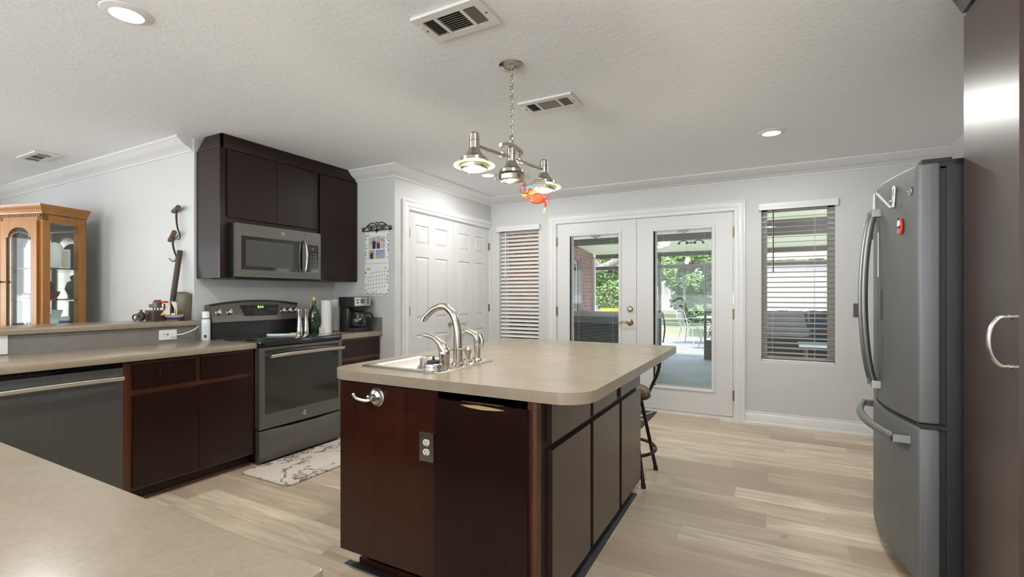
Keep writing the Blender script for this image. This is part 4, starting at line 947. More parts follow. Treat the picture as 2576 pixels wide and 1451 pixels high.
for s_, base in ((-1, -.034), (1, .034)):
    for k in range(2):
        z = 1.812-k*.016; lg.tube(spline([mp_(base, z)+nn_*.02, mp_(base+s_*.018, z+.008)+nn_*.02, mp_(base+s_*.034, z-.012)+nn_*.02], 5), [.0034]*8+[.002]*3, 7)
lg.tube(spline([mp_(-.010, 1.832)+nn_*.02, mp_(-.012, 1.850)+nn_*.02, mp_(-.006, 1.862)+nn_*.02], 4), .0024, 6).tube(spline([mp_(.006, 1.832)+nn_*.02, mp_(.008, 1.850)+nn_*.02, mp_(.004, 1.864)+nn_*.02], 4), .0024, 6)
lg.build('crab_legs', 'red', cb_)
ey = MB(); ey.ball(mp_(-.010, 1.852)+nn_*.026, .008, n=12).ball(mp_(.006, 1.852)+nn_*.026, .008, n=12); ey.build('crab_eyes', 'white', cb_)
ts = MB(); ts.tube(spline([mp_(.034, 1.790)+nn_*.02, mp_(.044, 1.775)+nn_*.02, mp_(.042, 1.752)+nn_*.02], 5), .006, 8)
ts.build('tassel', 'red', t); ts = MB()
for k in range(6): ts.tube([mp_(.040+k*.0008, 1.754)+nn_*(.018+.001*k), mp_(.030+k*.003, 1.722)+nn_*(.016+.002*k)], .0014, 5)
ts.build('tassel_fringe', plain('pink_fringe', (.75, .38, .26), .8), t)

# ================================================================== SMALL THINGS ON THE COUNTERS
t = thing('coffee_maker', 'black drip coffee maker with glass carafe in the counter corner', 'coffee maker', (-3.52, 3.315, .905))
x0, x1, ya, yb = -3.588, -3.388, 3.205, 3.420
MB().prism([(x0, ya, .905), (x0+.115, ya, .905), (x0+.12, ya, 1.12), (x0+.11, ya, 1.14), (x0, ya, 1.14)], (0, yb-ya, 0), .014, 3).build('tower', 'black', t)
MB().box((x0+.006, ya+.002, .9055), (x1, yb-.002, .945), .012, 3).build('warming_base', 'black', t)
MB().box((x0, ya, 1.138), (x1-.02, yb, 1.232), .014, 3).cyl(((x1+x0)/2+.045, (ya+yb)/2, 1.105), ((x1+x0)/2+.045, (ya+yb)/2, 1.138), .062, .078, n=28).build('brew_head', 'black', t)
cp = MB().box((x1-.022, ya+.012, 1.148), (x1-.004, yb-.004, 1.228), .004).build('control_panel', 'steel', t)
k_ = MB(); xk = x1-.004
for y in (ya+.045, yb-.040):
    for z in (1.178, 1.203): k_.box((xk, y-.013, z-.005), (xk+.002, y+.013, z+.005))
k_.build('buttons', 'black', cp); MB().box((xk, ya+.085, 1.172), (xk+.0015, ya+.132, 1.215)).build('clock_display', 'gunmetal', cp)
cc = ((x1+x0)/2+.050, (ya+yb)/2, .946)
cf = MB(); cf.lathe([(0, .001), (.050, .001), (.066, .012), (.074, .040), (.073, .070), (.064, .105), (.056, .128), (.056, .135)], cc, 32); cg = cf.build('carafe', 'ovenglass', t, label='dark glass carafe')
MB().lathe([(.057, .126), (.059, .126), (.059, .140), (.050, .148), (0, .150)], cc, 28).build('carafe_lid', 'black', cg)
MB().tube(spline([(cc[0]+.040, cc[1]+.045, cc[2]+.136), (cc[0]+.065, cc[1]+.080, cc[2]+.132), (cc[0]+.080, cc[1]+.100, cc[2]+.09), (cc[0]+.075, cc[1]+.095, cc[2]+.045), (cc[0]+.056, cc[1]+.060, cc[2]+.035)], 6), .0095, 10, flat=.7).build('carafe_handle', 'black', cg)
MB().tube(spline([(x0+.01, ya+.005, .915), (-3.60, 3.175, .910), (-3.66, 3.19, .909), (-3.73, 3.19, .909), (-3.82, 3.18, .93), (-3.94, 3.18, 1.02)], 6), .0035, 8).build('power_cord', 'black', t)
t = thing('paper_towel_roll', 'bright white paper towel roll standing beside the green bottle', 'paper towels', (-3.622, 3.092, .905))
MB().cyl((-3.622, 3.092, .912), (-3.622, 3.092, 1.200), .047, n=36).build('roll', 'towel', t); MB().cyl((-3.622, 3.092, .905), (-3.622, 3.092, .912), .050, n=28).build('stand', 'white', t); MB().cyl((-3.622, 3.092, 1.2), (-3.622, 3.092, 1.202), .02, n=20).build('core', 'cream', t)
t = thing('paper_towel_roll', 'second paper towel roll, wrapped in film, behind and right of the first', 'paper towels', (-3.705, 3.275, .905))
MB().cyl((-3.705, 3.275, .906), (-3.705, 3.275, 1.205), .050, n=36).build('roll', 'towel', t); MB().cyl((-3.705, 3.275, 1.205), (-3.705, 3.275, 1.207), .02, n=20).build('core', 'cream', t)
t = thing('wine_bottle', 'dark green glass bottle with a yellow cap by the range', 'bottle', (-3.700, 3.018, .905))
MB().lathe([(0, .001), (.040, .001), (.043, .006), (.043, .175), (.040, .200), (.028, .225), (.017, .245), (.0145, .265), (.0145, .300), (.016, .302), (.016, .310), (0, .310)], (-3.700, 3.018, .905), 32).build('bottle_body', 'bottle', t)
MB().lathe([(.0165, .296), (.0168, .326), (.012, .330), (0, .330)], (-3.700, 3.018, .905), 24).build('cap', 'yellow', t)
for k, (x, y) in enumerate(((-3.700, 2.862), (-3.705, 2.935))):
    t = thing('pepper_mill', 'waisted steel mill with clear foot, the one %s' % ('nearer the range controls' if k == 0 else 'touching the green bottle'), 'mill', (x, y, .9125), group='mills at the back of the cooktop')
    MB().lathe([(0, .055), (.024, .055), (.024, .070), (.019, .100), (.017, .140), (.019, .175), (.023, .195), (.023, .212), (.018, .216), (0, .216)], (x, y, .9125), 26).build('mill_body', 'steel', t)
    MB().lathe([(0, 0), (.026, 0), (.026, .045), (.024, .055), (0, .055)], (x, y, .9125), 26).build('foot', 'chrome', t)
t = thing('usb_charger', 'small white plug charger with a white cable on the counter beside the bottle', 'charger', (-3.62, 3.045, .905))
MB().box((-3.635, 3.02, .9055), (-3.595, 3.05, .955), .006).build('charger_body', 'white', t); MB().tube(spline([(-3.62, 3.035, .955), (-3.635, 3.035, .975), (-3.68, 3.062, .978), (-3.80, 3.062, .985), (-3.944, 3.062, 1.00)], 5), .0025, 6).build('cable', 'white', t)
t = thing('spoon_rest', 'pale blue and white spoon rest with a patterned band on the cooktop', 'spoon rest', (-3.56, 2.60, .9125))
pts = []
c_ = MB(); o = Vector((-3.56, 2.585, .9125)); ud = Vector((.80, .60, 0)); vd = Vector((-.6, .8, 0))
sh = [(-.11, -.03), (-.085, -.052), (-.03, -.055), (.03, -.04), (.10, -.034), (.115, -.028), (.115, .028), (.10, .034), (.03, .045), (-.03, .055), (-.085, .052), (-.11, .03)]
c_.prism([o+ud*a+vd*b2+Z*.0005 for a, b2 in sh], (0, 0, .020), .006, 3); sr = c_.build('dish', plain('pale_blue_glaze', (.55, .66, .72), .25), t)
MB().prism([o+ud*a*.8+vd*b2*.78+Z*.0206 for a, b2 in sh], (0, 0, .0012)).build('inner_glaze', 'black', sr)
MB().prism([o+ud*a+vd*b2+Z*.0004 for a, b2 in ((.070, -.040), (.118, -.030), (.118, .030), (.070, .041))], (0, 0, .0235), .004).build('patterned_band', plain('band_pattern', (.62, .50, .38), .5, var=.6, vs_=120), sr)
t = thing('spray_can', 'white aerosol spray can at the right end of the left counter', 'spray can', (-3.865, 2.150, .90))
o = (-3.865, 2.150, .9005)
MB().lathe([(0, 0), (.029, 0), (.030, .003), (.030, .155), (.027, .165), (0, .168)], o, 28).build('can_body', plain('can_label', (.70, .73, .78), .3, var=.1, vs_=40), t)
MB().lathe([(.0285, .163), (.029, .167), (.029, .170), (.0285, .171)], o, 28).build('seam_ring', 'olive', t); MB().lathe([(.026, .170), (.026, .215), (.022, .222), (0, .223)], o, 28).build('cap', 'white', t)
lb = MB(); nl_ = Vector((.80, -.60, 0)).normalized(); ul = Vector((.60, .80, 0)); ol = Vector(o)
for k in range(8): lb.box((-.0010, -.0004, 0), (.0010, .0004, .022), mat=Matrix.Translation(ol+nl_*.0300+ul*(-.007+k*.002)+Z*.02) @ Matrix.Rotation(.9, 4, 'Z'))
lb.build('bar_code', 'black', t)
lb = MB()
for k in range(5): lb.prism([ol+nl_*.0298+ul*-.008+Z*(.07+k*.014), ol+nl_*.0298+ul*(.008-.003*(k % 2))+Z*(.07+k*.014), ol+nl_*.0298+ul*(.008-.003*(k % 2))+Z*(.074+k*.014), ol+nl_*.0298+ul*-.008+Z*(.074+k*.014)], nl_*.0012)
lb.build('label_print', plain('lilac_print', (.36, .32, .50), .5), t)
t = thing('phone_charger', 'white charger plugged into the bar-wall outlet, its cable rising to the right', 'charger', (-3.93, 1.955, .95))
MB().box((-3.9395, 1.925, .940), (-3.915, 1.962, .966), .004).build('plug', 'white', t); MB().tube(spline([(-3.925, 1.960, .952), (-3.90, 1.99, .955), (-3.885, 2.03, .968), (-3.885, 2.08, .990), (-3.90, 2.112, 1.008)], 6), .0045, 8).build('cable', 'white', t)

# ---------------- calendar on its iron hanger, return wall
CYW = 3.489
t = thing('calendar_hanger', 'black wrought iron scroll hanger above the wall calendar', 'hanger', (-3.375, CYW, 1.86))
c_ = MB(); y = CYW-.012
def wp(x, z): return (x, y, z)
cx = -3.375
c_.tube([wp(cx-.185, 1.876), wp(cx+.185, 1.884)], .0042, 8)
for s_ in (-1, 1):
    c_.tube(spline([wp(cx+s_*.185, 1.880), wp(cx+s_*.14, 1.915), wp(cx+s_*.085, 1.948), wp(cx+s_*.04, 1.952), wp(cx+s_*.008, 1.925), wp(cx, 1.885)], 6), .0040, 8)
    c_.tube([wp(cx+s_*(.172+.024*math.cos(a)*(1-k/26)), 1.898+.024*math.sin(a)*(1-k/26)) for k, a in enumerate([-PI/2-.4+j*.42 for j in range(20)])], .0036, 7)
    for q, r_ in ((.045, .030), (.098, .026)):
        c_.tube([wp(cx+s_*(q+r_*math.cos(a)*(1-k/24)), 1.909+r_*math.sin(a)*(1-k/24)) for k, a in enumerate([-PI/2+j*.55*(1 if q < .06 else -1) for j in range(20)])], .0032, 7)
c_.ball(wp(cx, 1.955), .008, n=10); c_.tube([wp(cx, 1.880), wp(cx, 1.862), (cx, y-.004, 1.855)], .0036, 7)
c_.build('scrollwork', 'iron', t); MB().box((cx-.02, CYW-.010, 1.872), (cx+.02, CYW, 1.890)).build('wall_bracket', 'iron', t)
t = thing('wall_calendar', 'white photo calendar with black dashes hanging on the corner wall', 'calendar', (-3.378, CYW, 1.24))
x0, x1 = -3.535, -3.222; yc = CYW-.004
up = MB().box((x0+.004, yc-.003, 1.560), (x1, yc, 1.862)).build('photo_page', 'paper', t); lw_ = MB().box((x0, yc-.004, 1.245), (x1+.002, yc, 1.556)).build('month_page', 'paper', t)
ds = [MB(), MB()]
rnd = random.Random(3)
for k in range(9):
    for xx, s_ in ((x0+.014, 1), (x1-.014, -1)):
        for q, (zb_, zt_) in enumerate(((1.57, 1.85), (1.26, 1.50))):
            if rnd.random() < .25: continue
            z = zb_+(zt_-zb_)*(k+rnd.random()*.6)/9; x = xx+rnd.uniform(-.008, .008); l = rnd.uniform(.006, .013); th = rnd.uniform(.9, 2.2)
            ds[q].prism([(x+l*math.cos(a)*math.cos(th)-.0045*math.sin(a)*math.sin(th), yc-.0034-.001*q, z+l*math.cos(a)*math.sin(th)+.0045*math.sin(a)*math.cos(th)) for a in [2*PI*j/12 for j in range(12)]], (0, -.0004, 0))
for k in range(9):
    x = x0+.04+k*.029; z = 1.254+rnd.uniform(0, .012)
    ds[1].prism([(x+.008*math.cos(a), yc-.0044, z+.0055*math.sin(a)) for a in [2*PI*j/12 for j in range(12)]], (0, -.0004, 0))
ds[0].text('love', .026, (x0+.040, yc-.0036, 1.838), X, Z, .0004, shear=.3)
ds[0].build('dash_pattern', 'black', up); 
ds[1].text('July', .034, (x0+.050, yc-.0046, 1.508), X, Z, .0004, shear=.3).text('2024', .014, (x1-.040, yc-.0046, 1.512), X, Z, .0004)
ds[1].build('dash_pattern', 'black', lw_)
g_ = MB()
for r_ in range(6):
    for q in range(7):
        if (r_ == 0 and q < 1) or (r_ == 5 and q > 3): continue
        x = x0+.040+q*.036; z = 1.475-r_*.037-.006*(6-q)*.6
        for i in range(2): g_.prism([(x+i*.007, yc-.0046, z), (x+i*.007+.004, yc-.0046, z+.001), (x+i*.007+.007, yc-.0046, z+.014), (x+i*.007+.003, yc-.0046, z+.013)], (0, -.0003, 0))
g_.build('day_numbers', 'label_gray', lw_)
def photo(name, xa, xb, za, zb_, back, figs):
    p = MB().box((xa, yc-.0042, za), (xb, yc-.0032, zb_)).build(name, plain(name+'_%d' % int(xa*-1000), back, .5, var=.3, vs_=25), up)
    for i, (fx_, h_, wd, cloth) in enumerate(figs):
        x = xa+(xb-xa)*fx_; z = za; hh = (zb_-za)*h_; f_ = MB()
        f_.prism([(x-wd*.5, yc-.0043, z), (x+wd*.5, yc-.0043, z), (x+wd*.62, yc-.0043, z+hh*.55), (x+wd*.45, yc-.0043, z+hh*.76), (x-wd*.45, yc-.0043, z+hh*.76), (x-wd*.62, yc-.0043, z+hh*.55)], (0, -.0004, 0), mi=0)
        f_.prism([(x+wd*.30*math.cos(a), yc-.0043, z+hh*.86+hh*.13*math.sin(a)) for a in [2*PI*j/12 for j in range(12)]], (0, -.0005, 0), mi=1)
        f_.build('figure', [plain('cloth_%d_%d' % (i, int(xa*-1000)), cloth, .7), 'skin'], p)
photo('group_photo', -3.482, -3.272, 1.700, 1.822, (.52, .50, .52), ((.15, .62, .030, (.62, .55, .48)), (.33, .85, .036, (.03, .04, .09)), (.48, .64, .034, (.60, .25, .40)), (.62, .62, .034, (.05, .10, .20)), (.80, .82, .036, (.60, .52, .44))))
photo('small_photo', -3.482, -3.404, 1.603, 1.690, (.42, .36, .34), ((.5, .88, .032, (.03, .03, .10)),))
photo('lake_photo', -3.390, -3.272, 1.603, 1.690, (.28, .38, .52), ((.28, .50, .028, (.60, .52, .03)), (.68, .86, .040, (.30, .42, .62))))

# ================================================================== STOOL AND MATS
SX, SY = -.925, 3.325
t = thing('bar_stool', 'dark metal swivel stool with checked seat tucked behind the island', 'stool', (SX, SY, 0))
MB().lathe([(0, .560), (.165, .560), (.190, .572), (.193, .592), (.176, .612), (.12, .628), (0, .634)], (SX, SY, 0), 36).build('seat_cushion', 'vinylseat', t)
MB().tube([(SX+.188*math.cos(a), SY+.188*math.sin(a), .556) for a in [2*PI*k/40 for k in range(40)]], .0125, 10, closed=True).cyl((SX, SY, .52), (SX, SY, .556), .06, n=20).build('seat_ring', 'iron', t)
for sx, sy in ((1, 1), (1, -1), (-1, 1), (-1, -1)):
    lg = MB(); lg.tube([(SX+sx*.105, SY+sy*.105, .545), (SX+sx*.195, SY+sy*.185, .028)], .0125, 12).cyl((SX+sx*.198, SY+sy*.188, 0), (SX+sx*.195, SY+sy*.185, .03), .0165, .0145, n=14)
    lg.build('leg', 'iron', t)
MB().tube([(SX+.232*math.cos(a), SY+.232*math.sin(a), .195) for a in [2*PI*k/44 for k in range(44)]], .0115, 10, closed=True).build('foot_ring', 'iron', t)
bk_ = MB()
bk_.tube(spline([(SX+.165, SY+.09, .560), (SX+.185, SY+.15, .62), (SX+.212, SY+.19, .70), (SX+.222, SY+.205, .79), (SX+.19, SY+.225, .855), (SX, SY+.235, .868), (SX-.19, SY+.225, .855), (SX-.222, SY+.205, .79), (SX-.212, SY+.19, .70), (SX-.185, SY+.15, .62), (SX-.165, SY+.09, .560)], 6), .0115, 10)
bk_.build('back_frame', 'iron', t)
MB().tube(spline([(SX-.21, SY+.196, .75), (SX, SY+.225, .77), (SX+.21, SY+.196, .75)], 6), .008, 8).build('back_rail', 'iron', t)
t = thing('kitchen_mat', 'white marble-patterned mat on the floor before the range', 'mat', (-3.02, 2.7, 0))
MB().prism(rrect(-3.268, -2.765, 2.050, 3.25, (.05,)*4, .001), (0, 0, .013), .005).build('mat_pad', 'marble', t)
t = thing('door_mat', 'dark mat with cream diamond stripes at the french doors', 'mat', (-1.7, 4.85, 0))
mp0 = MB().box((-2.35, 4.43, .001), (-1.072, 5.235, .008), .002).build('mat_pad', 'rugdark', t)
st = MB(); yc_ = (4.43+5.235)/2
def strp(a, b2, w_=.018):
    a = Vector((a[0], a[1], .0082)); b2 = Vector((b2[0], b2[1], .0082)); n2 = (b2-a).normalized().cross(Z)*w_/2
    st.prism([a-n2, b2-n2, b2+n2, a+n2], (0, 0, .0006))
for k in range(8):
    x = -2.33+.16*k
    for o_ in (0, .045, .09):
        if x+o_+.11 < -1.08:
            strp((x+o_, yc_-.02), (x+o_+.10, yc_-.38+o_*2)); strp((x+o_, yc_+.02), (x+o_+.10, yc_+.38-o_*2))
for o_ in (-.02, .02):
    strp((-2.33, yc_+o_), (-1.09, yc_+o_))
st.build('stripe_pattern', 'rugwhite', mp0)

# ================================================================== THINGS ON THE BAR AND ITS WALL
BT = 1.0545
t = thing('wooden_box', 'dark wooden box on the bar carrying the little house', 'box', (-4.138, 1.945, BT))
MB().box((-4.203, 1.890, BT), (-4.075, 2.000, BT+.072), .002).build('box_body', 'dkwood', t); MB().box((-4.205, 1.888, BT+.0725), (-4.073, 2.002, BT+.080), .002).build('lid', 'midwood', t)
MB().ball((-4.150, 1.884, BT+.055), .007, n=12).build('red_bead', 'orange', t)
t = thing('model_house', 'small weathered model pier house on stilts on top of the box', 'model', (-4.16, 1.945, BT+.0805))
h0 = BT+.0805
MB().box((-4.225, 1.925, h0+.018), (-4.105, 1.965, h0+.023)).build('deck', 'dkwood', t)
for x in (-4.20, -4.16, -4.115): MB().cyl((x, 1.945, h0), (x, 1.945, h0+.018), .004, n=8).build('stilt', 'dkwood', t)
hw_ = MB(); hw_.box((-4.165, 1.928, h0+.023), (-4.112, 1.962, h0+.052)); hw_.build('cabin', 'olive', t)
MB().prism([(-4.175, 1.922, h0+.050), (-4.102, 1.922, h0+.050), (-4.1385, 1.922, h0+.078)], (0, .046, 0)).build('roof', 'midwood', t)
rl_ = MB(); rl_.box((-4.225, 1.926, h0+.040), (-4.165, 1.929, h0+.046))
for k in range(6): rl_.box((-4.225+k*.011, 1.926, h0+.023), (-4.222+k*.011, 1.929, h0+.042))
rl_.build('railing', 'olive', t)
t = thing('pulley_block', 'old wooden ship pulley block standing left of the box', 'pulley', (-4.19, 1.855, BT))
MB().lathe([(0, -.016), (.026, -.016), (.032, -.010), (.032, .010), (.026, .016), (0, .016)], (-4.185, 1.855, BT+.034), 26, mat=Matrix.Rotation(PI/2, 3, 'X') @ Matrix.Rotation(.3, 3, 'Y'), sy=1.05).build('cheek', 'dkwood', t)
MB().cyl((-4.178, 1.832, BT+.034), (-4.190, 1.878, BT+.034), .007, n=14).build('pin', 'iron', t); MB().box((-4.198, 1.85, BT+.060), (-4.172, 1.86, BT+.085), .004).build('strap', 'midwood', t)
t = thing('ring_bolt', 'dark iron ring lying at the left end of the bar group', 'ring', (-4.24, 1.85, BT))
MB().tube([(-4.235+.020*math.cos(a)*.8, 1.84+.020*math.cos(a)*.5, BT+.026+.021*math.sin(a)) for a in [2*PI*k/24 for k in range(24)]], .0048, 8, closed=True).build('ring', 'iron', t); MB().cyl((-4.238, 1.842, BT+.026), (-4.222, 1.850, BT+.028), .012, n=14).build('bead', 'cream', t)
t = thing('metal_box', 'olive metal tackle box standing upright against the wall corner', 'box', (-4.06, 2.07, BT))
MB().prism([(-4.14, 2.066, BT), (-4.005, 2.066, BT), (-3.990, 2.066, BT+.205), (-4.075, 2.066, BT+.222), (-4.128, 2.066, BT+.222)], (0, .048, 0), .004).build('box_body', 'olive', t)
MB().prism([(-4.095, 2.0645, BT+.02), (-4.02, 2.0645, BT+.02), (-4.005, 2.0645, BT+.195), (-4.09, 2.0645, BT+.210)], (0, .001, 0)).build('panel', plain('olive_panel', (.22, .20, .13), .5), t)  # lighter olive quad paints the lit part of the box face
t = thing('wooden_post', 'old wooden tool handle with a black tip leaning against the wall', 'tool handle', (-4.085, 1.995, BT))
a, b2 = Vector((-4.045, 1.985, BT+.012)), Vector((-4.118, 2.092, 1.600)); dd = b2-a
MB().tube([a+dd*.33, b2], .0195, 14).build('shaft', 'dkwood', t); MB().tube([a, a+dd*.33], .0185, 14).build('tip', 'blackmat', t)
t = thing('red_lantern', 'tiny red lantern model in front of the metal box', 'model', (-4.093, 1.965, BT+.0805))
c = (-4.101, 1.974, h0)
MB().lathe([(0, .054), (.017, .054), (.026, .058), (.026, .066), (.012, .070), (0, .071)], c, 20).build('cap', 'red', t)
for k in range(4): MB().cyl((c[0]+.015*math.cos(k*PI/2+.4), c[1]+.015*math.sin(k*PI/2+.4), h0), (c[0]+.011*math.cos(k*PI/2+.4), c[1]+.011*math.sin(k*PI/2+.4), h0+.055), .0018, n=6).build('leg', 'steel', t)
MB().lathe([(0, 0), (.012, 0), (.006, .025), (.010, .045), (0, .05)], c, 14).build('core', 'dkred', t)
t = thing('model_ship', 'small model sailing ship with cream sails and blue hull on the bar', 'model ship', (-3.992, 1.985, BT))
sc0 = Vector((-3.992, 1.985, BT)); u = Vector((.86, .51, 0)).normalized(); v_ = Vector((-.51, .86, 0)).normalized()
def sp_(a, z, w_=0): return sc0+u*a+Z*z+v_*w_
MB().box((-.045, -.018, .0003), (.045, .018, .010), .002, mat=Matrix.Translation(sc0) @ Matrix((u, v_, Z)).transposed().to_4x4()).build('stand', 'midwood', t)
def hull(z0, z1, w0, w1, l0, l1):
    m_ = MB(); st_ = []
    for z, w_, l in ((z0, w0, l0), (z1, w1, l1)):
        ring = []
        for k in range(13): q = k/12; ring.append(sp_(-l+2*l*q, z+.010*(2*q-1)**2*(1 if z == z1 else .5), w_*math.sin(PI*q)**.6))
        for k in range(11, 0, -1): q = k/12; ring.append(sp_(-l+2*l*q, z+.010*(2*q-1)**2*(1 if z == z1 else .5), -w_*math.sin(PI*q)**.6))
        st_ += ring
    n = 24; m_.add(st_, [(k, (k+1) % n, n+(k+1) % n, n+k) for k in range(n)]+[tuple(range(n)), tuple(range(n, 2*n))]); return m_
hull(.011, .026, .008, .017, .055, .066).build('hull', 'blue', t, label='blue lower hull'); hull(.026, .042, .0172, .019, .066, .078).build('bulwark', plain('pinkish_wood', (.45, .22, .15), .5), t)
for a, hz in ((-.028, .150), (.018, .140)): MB().cyl(sp_(a, .036), sp_(a, hz), .0024, .0016, n=8).build('mast', 'cream', t)
def sail(pts): m_ = MB(); m_.prism([sp_(a, z) for a, z in pts], v_*.0015); return m_.build('sail', 'cream', t)
sail([(-.100, .042), (-.036, .046), (-.040, .120)]); sail([(-.036, .046), (-.030, .050), (-.031, .140), (-.040, .124)]); sail([(-.022, .150), (.016, .144), (.012, .072)]); sail([(.020, .140), (.026, .138), (.024, .052), (.020, .052)])
rg = MB()
for a, za, b2, zb_ in ((-.028, .15, -.078, .05), (.018, .14, .070, .055), (-.028, .15, .018, .14), (.018, .14, .045, .05), (-.012, .075, .02, .072), (-.012, .062, .02, .06), (.03, .068, .07, .066)): rg.cyl(sp_(a, za), sp_(b2, zb_), .0009, n=5)
rg.build('rigging', 'black', t); MB().box((-.012, -.010, .040), (.014, .010, .058), mat=Matrix.Translation(sc0) @ Matrix((u, v_, Z)).transposed().to_4x4()).build('deckhouse', 'cream', t)
for k, (hx, hz, tl, pts) in enumerate(((-4.160, 1.932, .10, [(-4.155, 1.925), (-4.158, 1.85), (-4.145, 1.78), (-4.118, 1.735), (-4.120, 1.700), (-4.150, 1.690)]),
                                      (-4.215, 1.722, .35, [(-4.205, 1.715), (-4.208, 1.65), (-4.185, 1.59), (-4.165, 1.555), (-4.185, 1.525), (-4.235, 1.522), (-4.283, 1.548)]))):
    t = thing('hay_hook', ('upper of the two old T-handled hay hooks hung on the dining wall', 'lower of the two hay hooks, its point curling above the leaning handle')[k], 'hook', (hx, 2.10, hz))
    hx1 = Vector((math.cos(tl), -.25, math.sin(tl))).normalized(); c = Vector((hx, 2.085, hz))
    MB().cyl(c-hx1*.085, c+hx1*.075, .0165, .018, n=18).build('handle', 'midwood', t)
    pth = spline([(x, 2.085+.012*j_/len(pts), z) for j_, (x, z) in enumerate(pts)], 6)
    MB().tube(pth, [.0085-.0055*q/(len(pth)-1) for q in range(len(pth))], 9).build('iron_hook', 'iron', t)

# ================================================================== CHINA CABINET
t = thing('china_cabinet', 'golden oak china cabinet with glass doors beyond the bar', 'cabinet', (-5.33, 1.655, 0), math.radians(16.6))
T_ = 2.0; D = .34; Wd = 1.32
c_ = MB(); c_.box((-Wd-.02, -.05, 0), (.02, D, .80), .004).box((-Wd-.03, -.06, .80), (.03, D+.003, .835), .006)
c_.build('base_unit', 'oak', t)
c_ = MB()
c_.box((-Wd, D-.012, .835), (0, D, 1.93)).build('back_panel', plain('cabinet_mirror_back', (.55, .52, .50), .06, .8), t)
c_ = MB()
c_.box((-.055, 0, .835), (0, .055, 1.93), .003).box((-.055, D-.065, .835), (0, D, 1.93), .003).box((-.02, .055, 1.86), (0, D-.065, 1.93)).box((-.02, .055, .835), (0, D-.065, .88))
for x in (-Wd, -.92, -.475): c_.box((x, 0, .835), (x+.045, .05, 1.93), .003)
c_.box((-Wd, 0, 1.875), (0, .04, 1.94)).box((-Wd, .0, .835), (0, .04, .855))
c_.box((-Wd, D-.06, .835), (-Wd+.03, D, 1.93)).box((-Wd, .0, 1.925), (0, D, 1.935))
c_.build('case', 'oak', t)
MB().box((-.012, .055, .88), (-.008, D-.065, 1.86)).build('side_glass', 'cabglass', t)
cp_ = [(0, 1.930), (.012, 1.930), (.014, 1.945), (.024, 1.955), (.030, 1.972), (.046, 1.985), (.050, 2.003), (0, 2.003)]
MB().sweep([(-Wd, -.002, 0), (.002, -.002, 0), (.002, D, 0)], cp_, Z, flip=-1).box((-Wd, 0, 1.935), (0, D, 2.0)).build('cornice', 'oak', t, ang=40)
dn = MB()
for k in range(60): dn.box((-Wd+.02+k*.0215, -.010, 1.905), (-Wd+.031+k*.0215, -.001, 1.922))
dn.build('dentil_row', 'oak', t)
def cdoor(xa, xb, knob):
    y0, y1 = -.020, -.001; ga, gb, g0 = xa+.062, xb-.062, .90; xm = (ga+gb)/2; r_ = (gb-ga)/2; sh_ = 1.735; top = 1.872; zb = .84
    m_ = MB()
    m_.box((xa, y0, zb), (ga, y1, top), .002).box((gb, y0, zb), (xb, y1, top), .002).box((ga, y0, zb), (gb, y1, g0))
    n = 16; arc_ = [(xm-r_*.86*math.cos(PI*k/n), sh_+r_*.62*math.sin(PI*k/n)) for k in range(n+1)]
    poly = [(ga, sh_)]+arc_+[(gb, sh_)]
    for (x_a, z_a), (x_b, z_b) in zip(poly, poly[1:]):
        if abs(x_a-x_b) > 1e-6: m_.prism([(x_a, y0, z_a), (x_b, y0, z_b), (x_b, y0, top), (x_a, y0, top)], (0, y1-y0, 0))
    dd_ = m_.build('door', 'oak', t)
    MB().box((ga, -.011, g0), (gb, -.008, 1.84)).build('door_glass', 'cabglass', dd_)
    k_ = MB()
    for x in (ga+.035, gb-.035): k_.box((x-.002, -.012, g0), (x+.002, -.0115, 1.72))
    k_.tube([(xm-(r_-.03)*math.cos(PI*k/12), -.0118, 1.72+.06*math.sin(PI*k/12)) for k in range(13)], .002, 5); k_.build('leaded_lines', 'chrome', dd_)
    if knob: MB().cyl((xa+.03 if knob < 0 else xb-.03, -.020, 1.36), (xa+.03 if knob < 0 else xb-.03, -.036, 1.36), .006, n=10).ball((xa+.03 if knob < 0 else xb-.03, -.044, 1.36), .012, n=12).build('knob', 'midwood', dd_)
cdoor(-.428, -.036, -1); cdoor(-.872, -.480, 1); cdoor(-1.31, -.925, 0)
for z in (1.205, 1.470): MB().box((-Wd+.01, .02, z), (-.012, D-.014, z+.010), .002).build('shelf', plain('glass_shelf_%d' % int(z*100), (.10, .085, .07), .2), t)
Mc = Matrix.Translation((-5.33, 1.655, 0)) @ Matrix.Rotation(math.radians(16.6), 4, 'Z')
def inside(name, label, cat, x, y, z, fn):
    o = Mc @ Vector((x, y, z)); r = thing(name, label, cat, o, math.radians(16.6)); fn(r); return r
def lath(r, nm_, mt, prof): MB().lathe(prof, (0, 0, .001), 22).build(nm_, mt, r)
inside('serving_platter', 'large white platter on edge on the upper shelf of the oak cabinet', 'plate', -.25, .25, 1.480, lambda r: (MB().lathe([(0, 0), (.08, .002), (.12, .012), (.12, .016), (.08, .006), (0, .004)], (0, .02, .122), 30, mat=Matrix.Rotation(PI/2, 3, 'X'), sx=1.05).build('dish', 'white', r), MB().box((-.05, -.02, .0005), (.05, .03, .012)).build('easel', 'dkwood', r)))
inside('white_panel_frame', 'white framed picture on the upper shelf, behind the right glass side', 'picture', -.075, .22, 1.480, lambda r: (MB().box((-.045, 0, .0005), (.045, .012, .17), .002).build('frame', 'white', r), MB().box((-.035, -.001, .015), (.035, 0, .155)).build('picture', 'cream', r)))
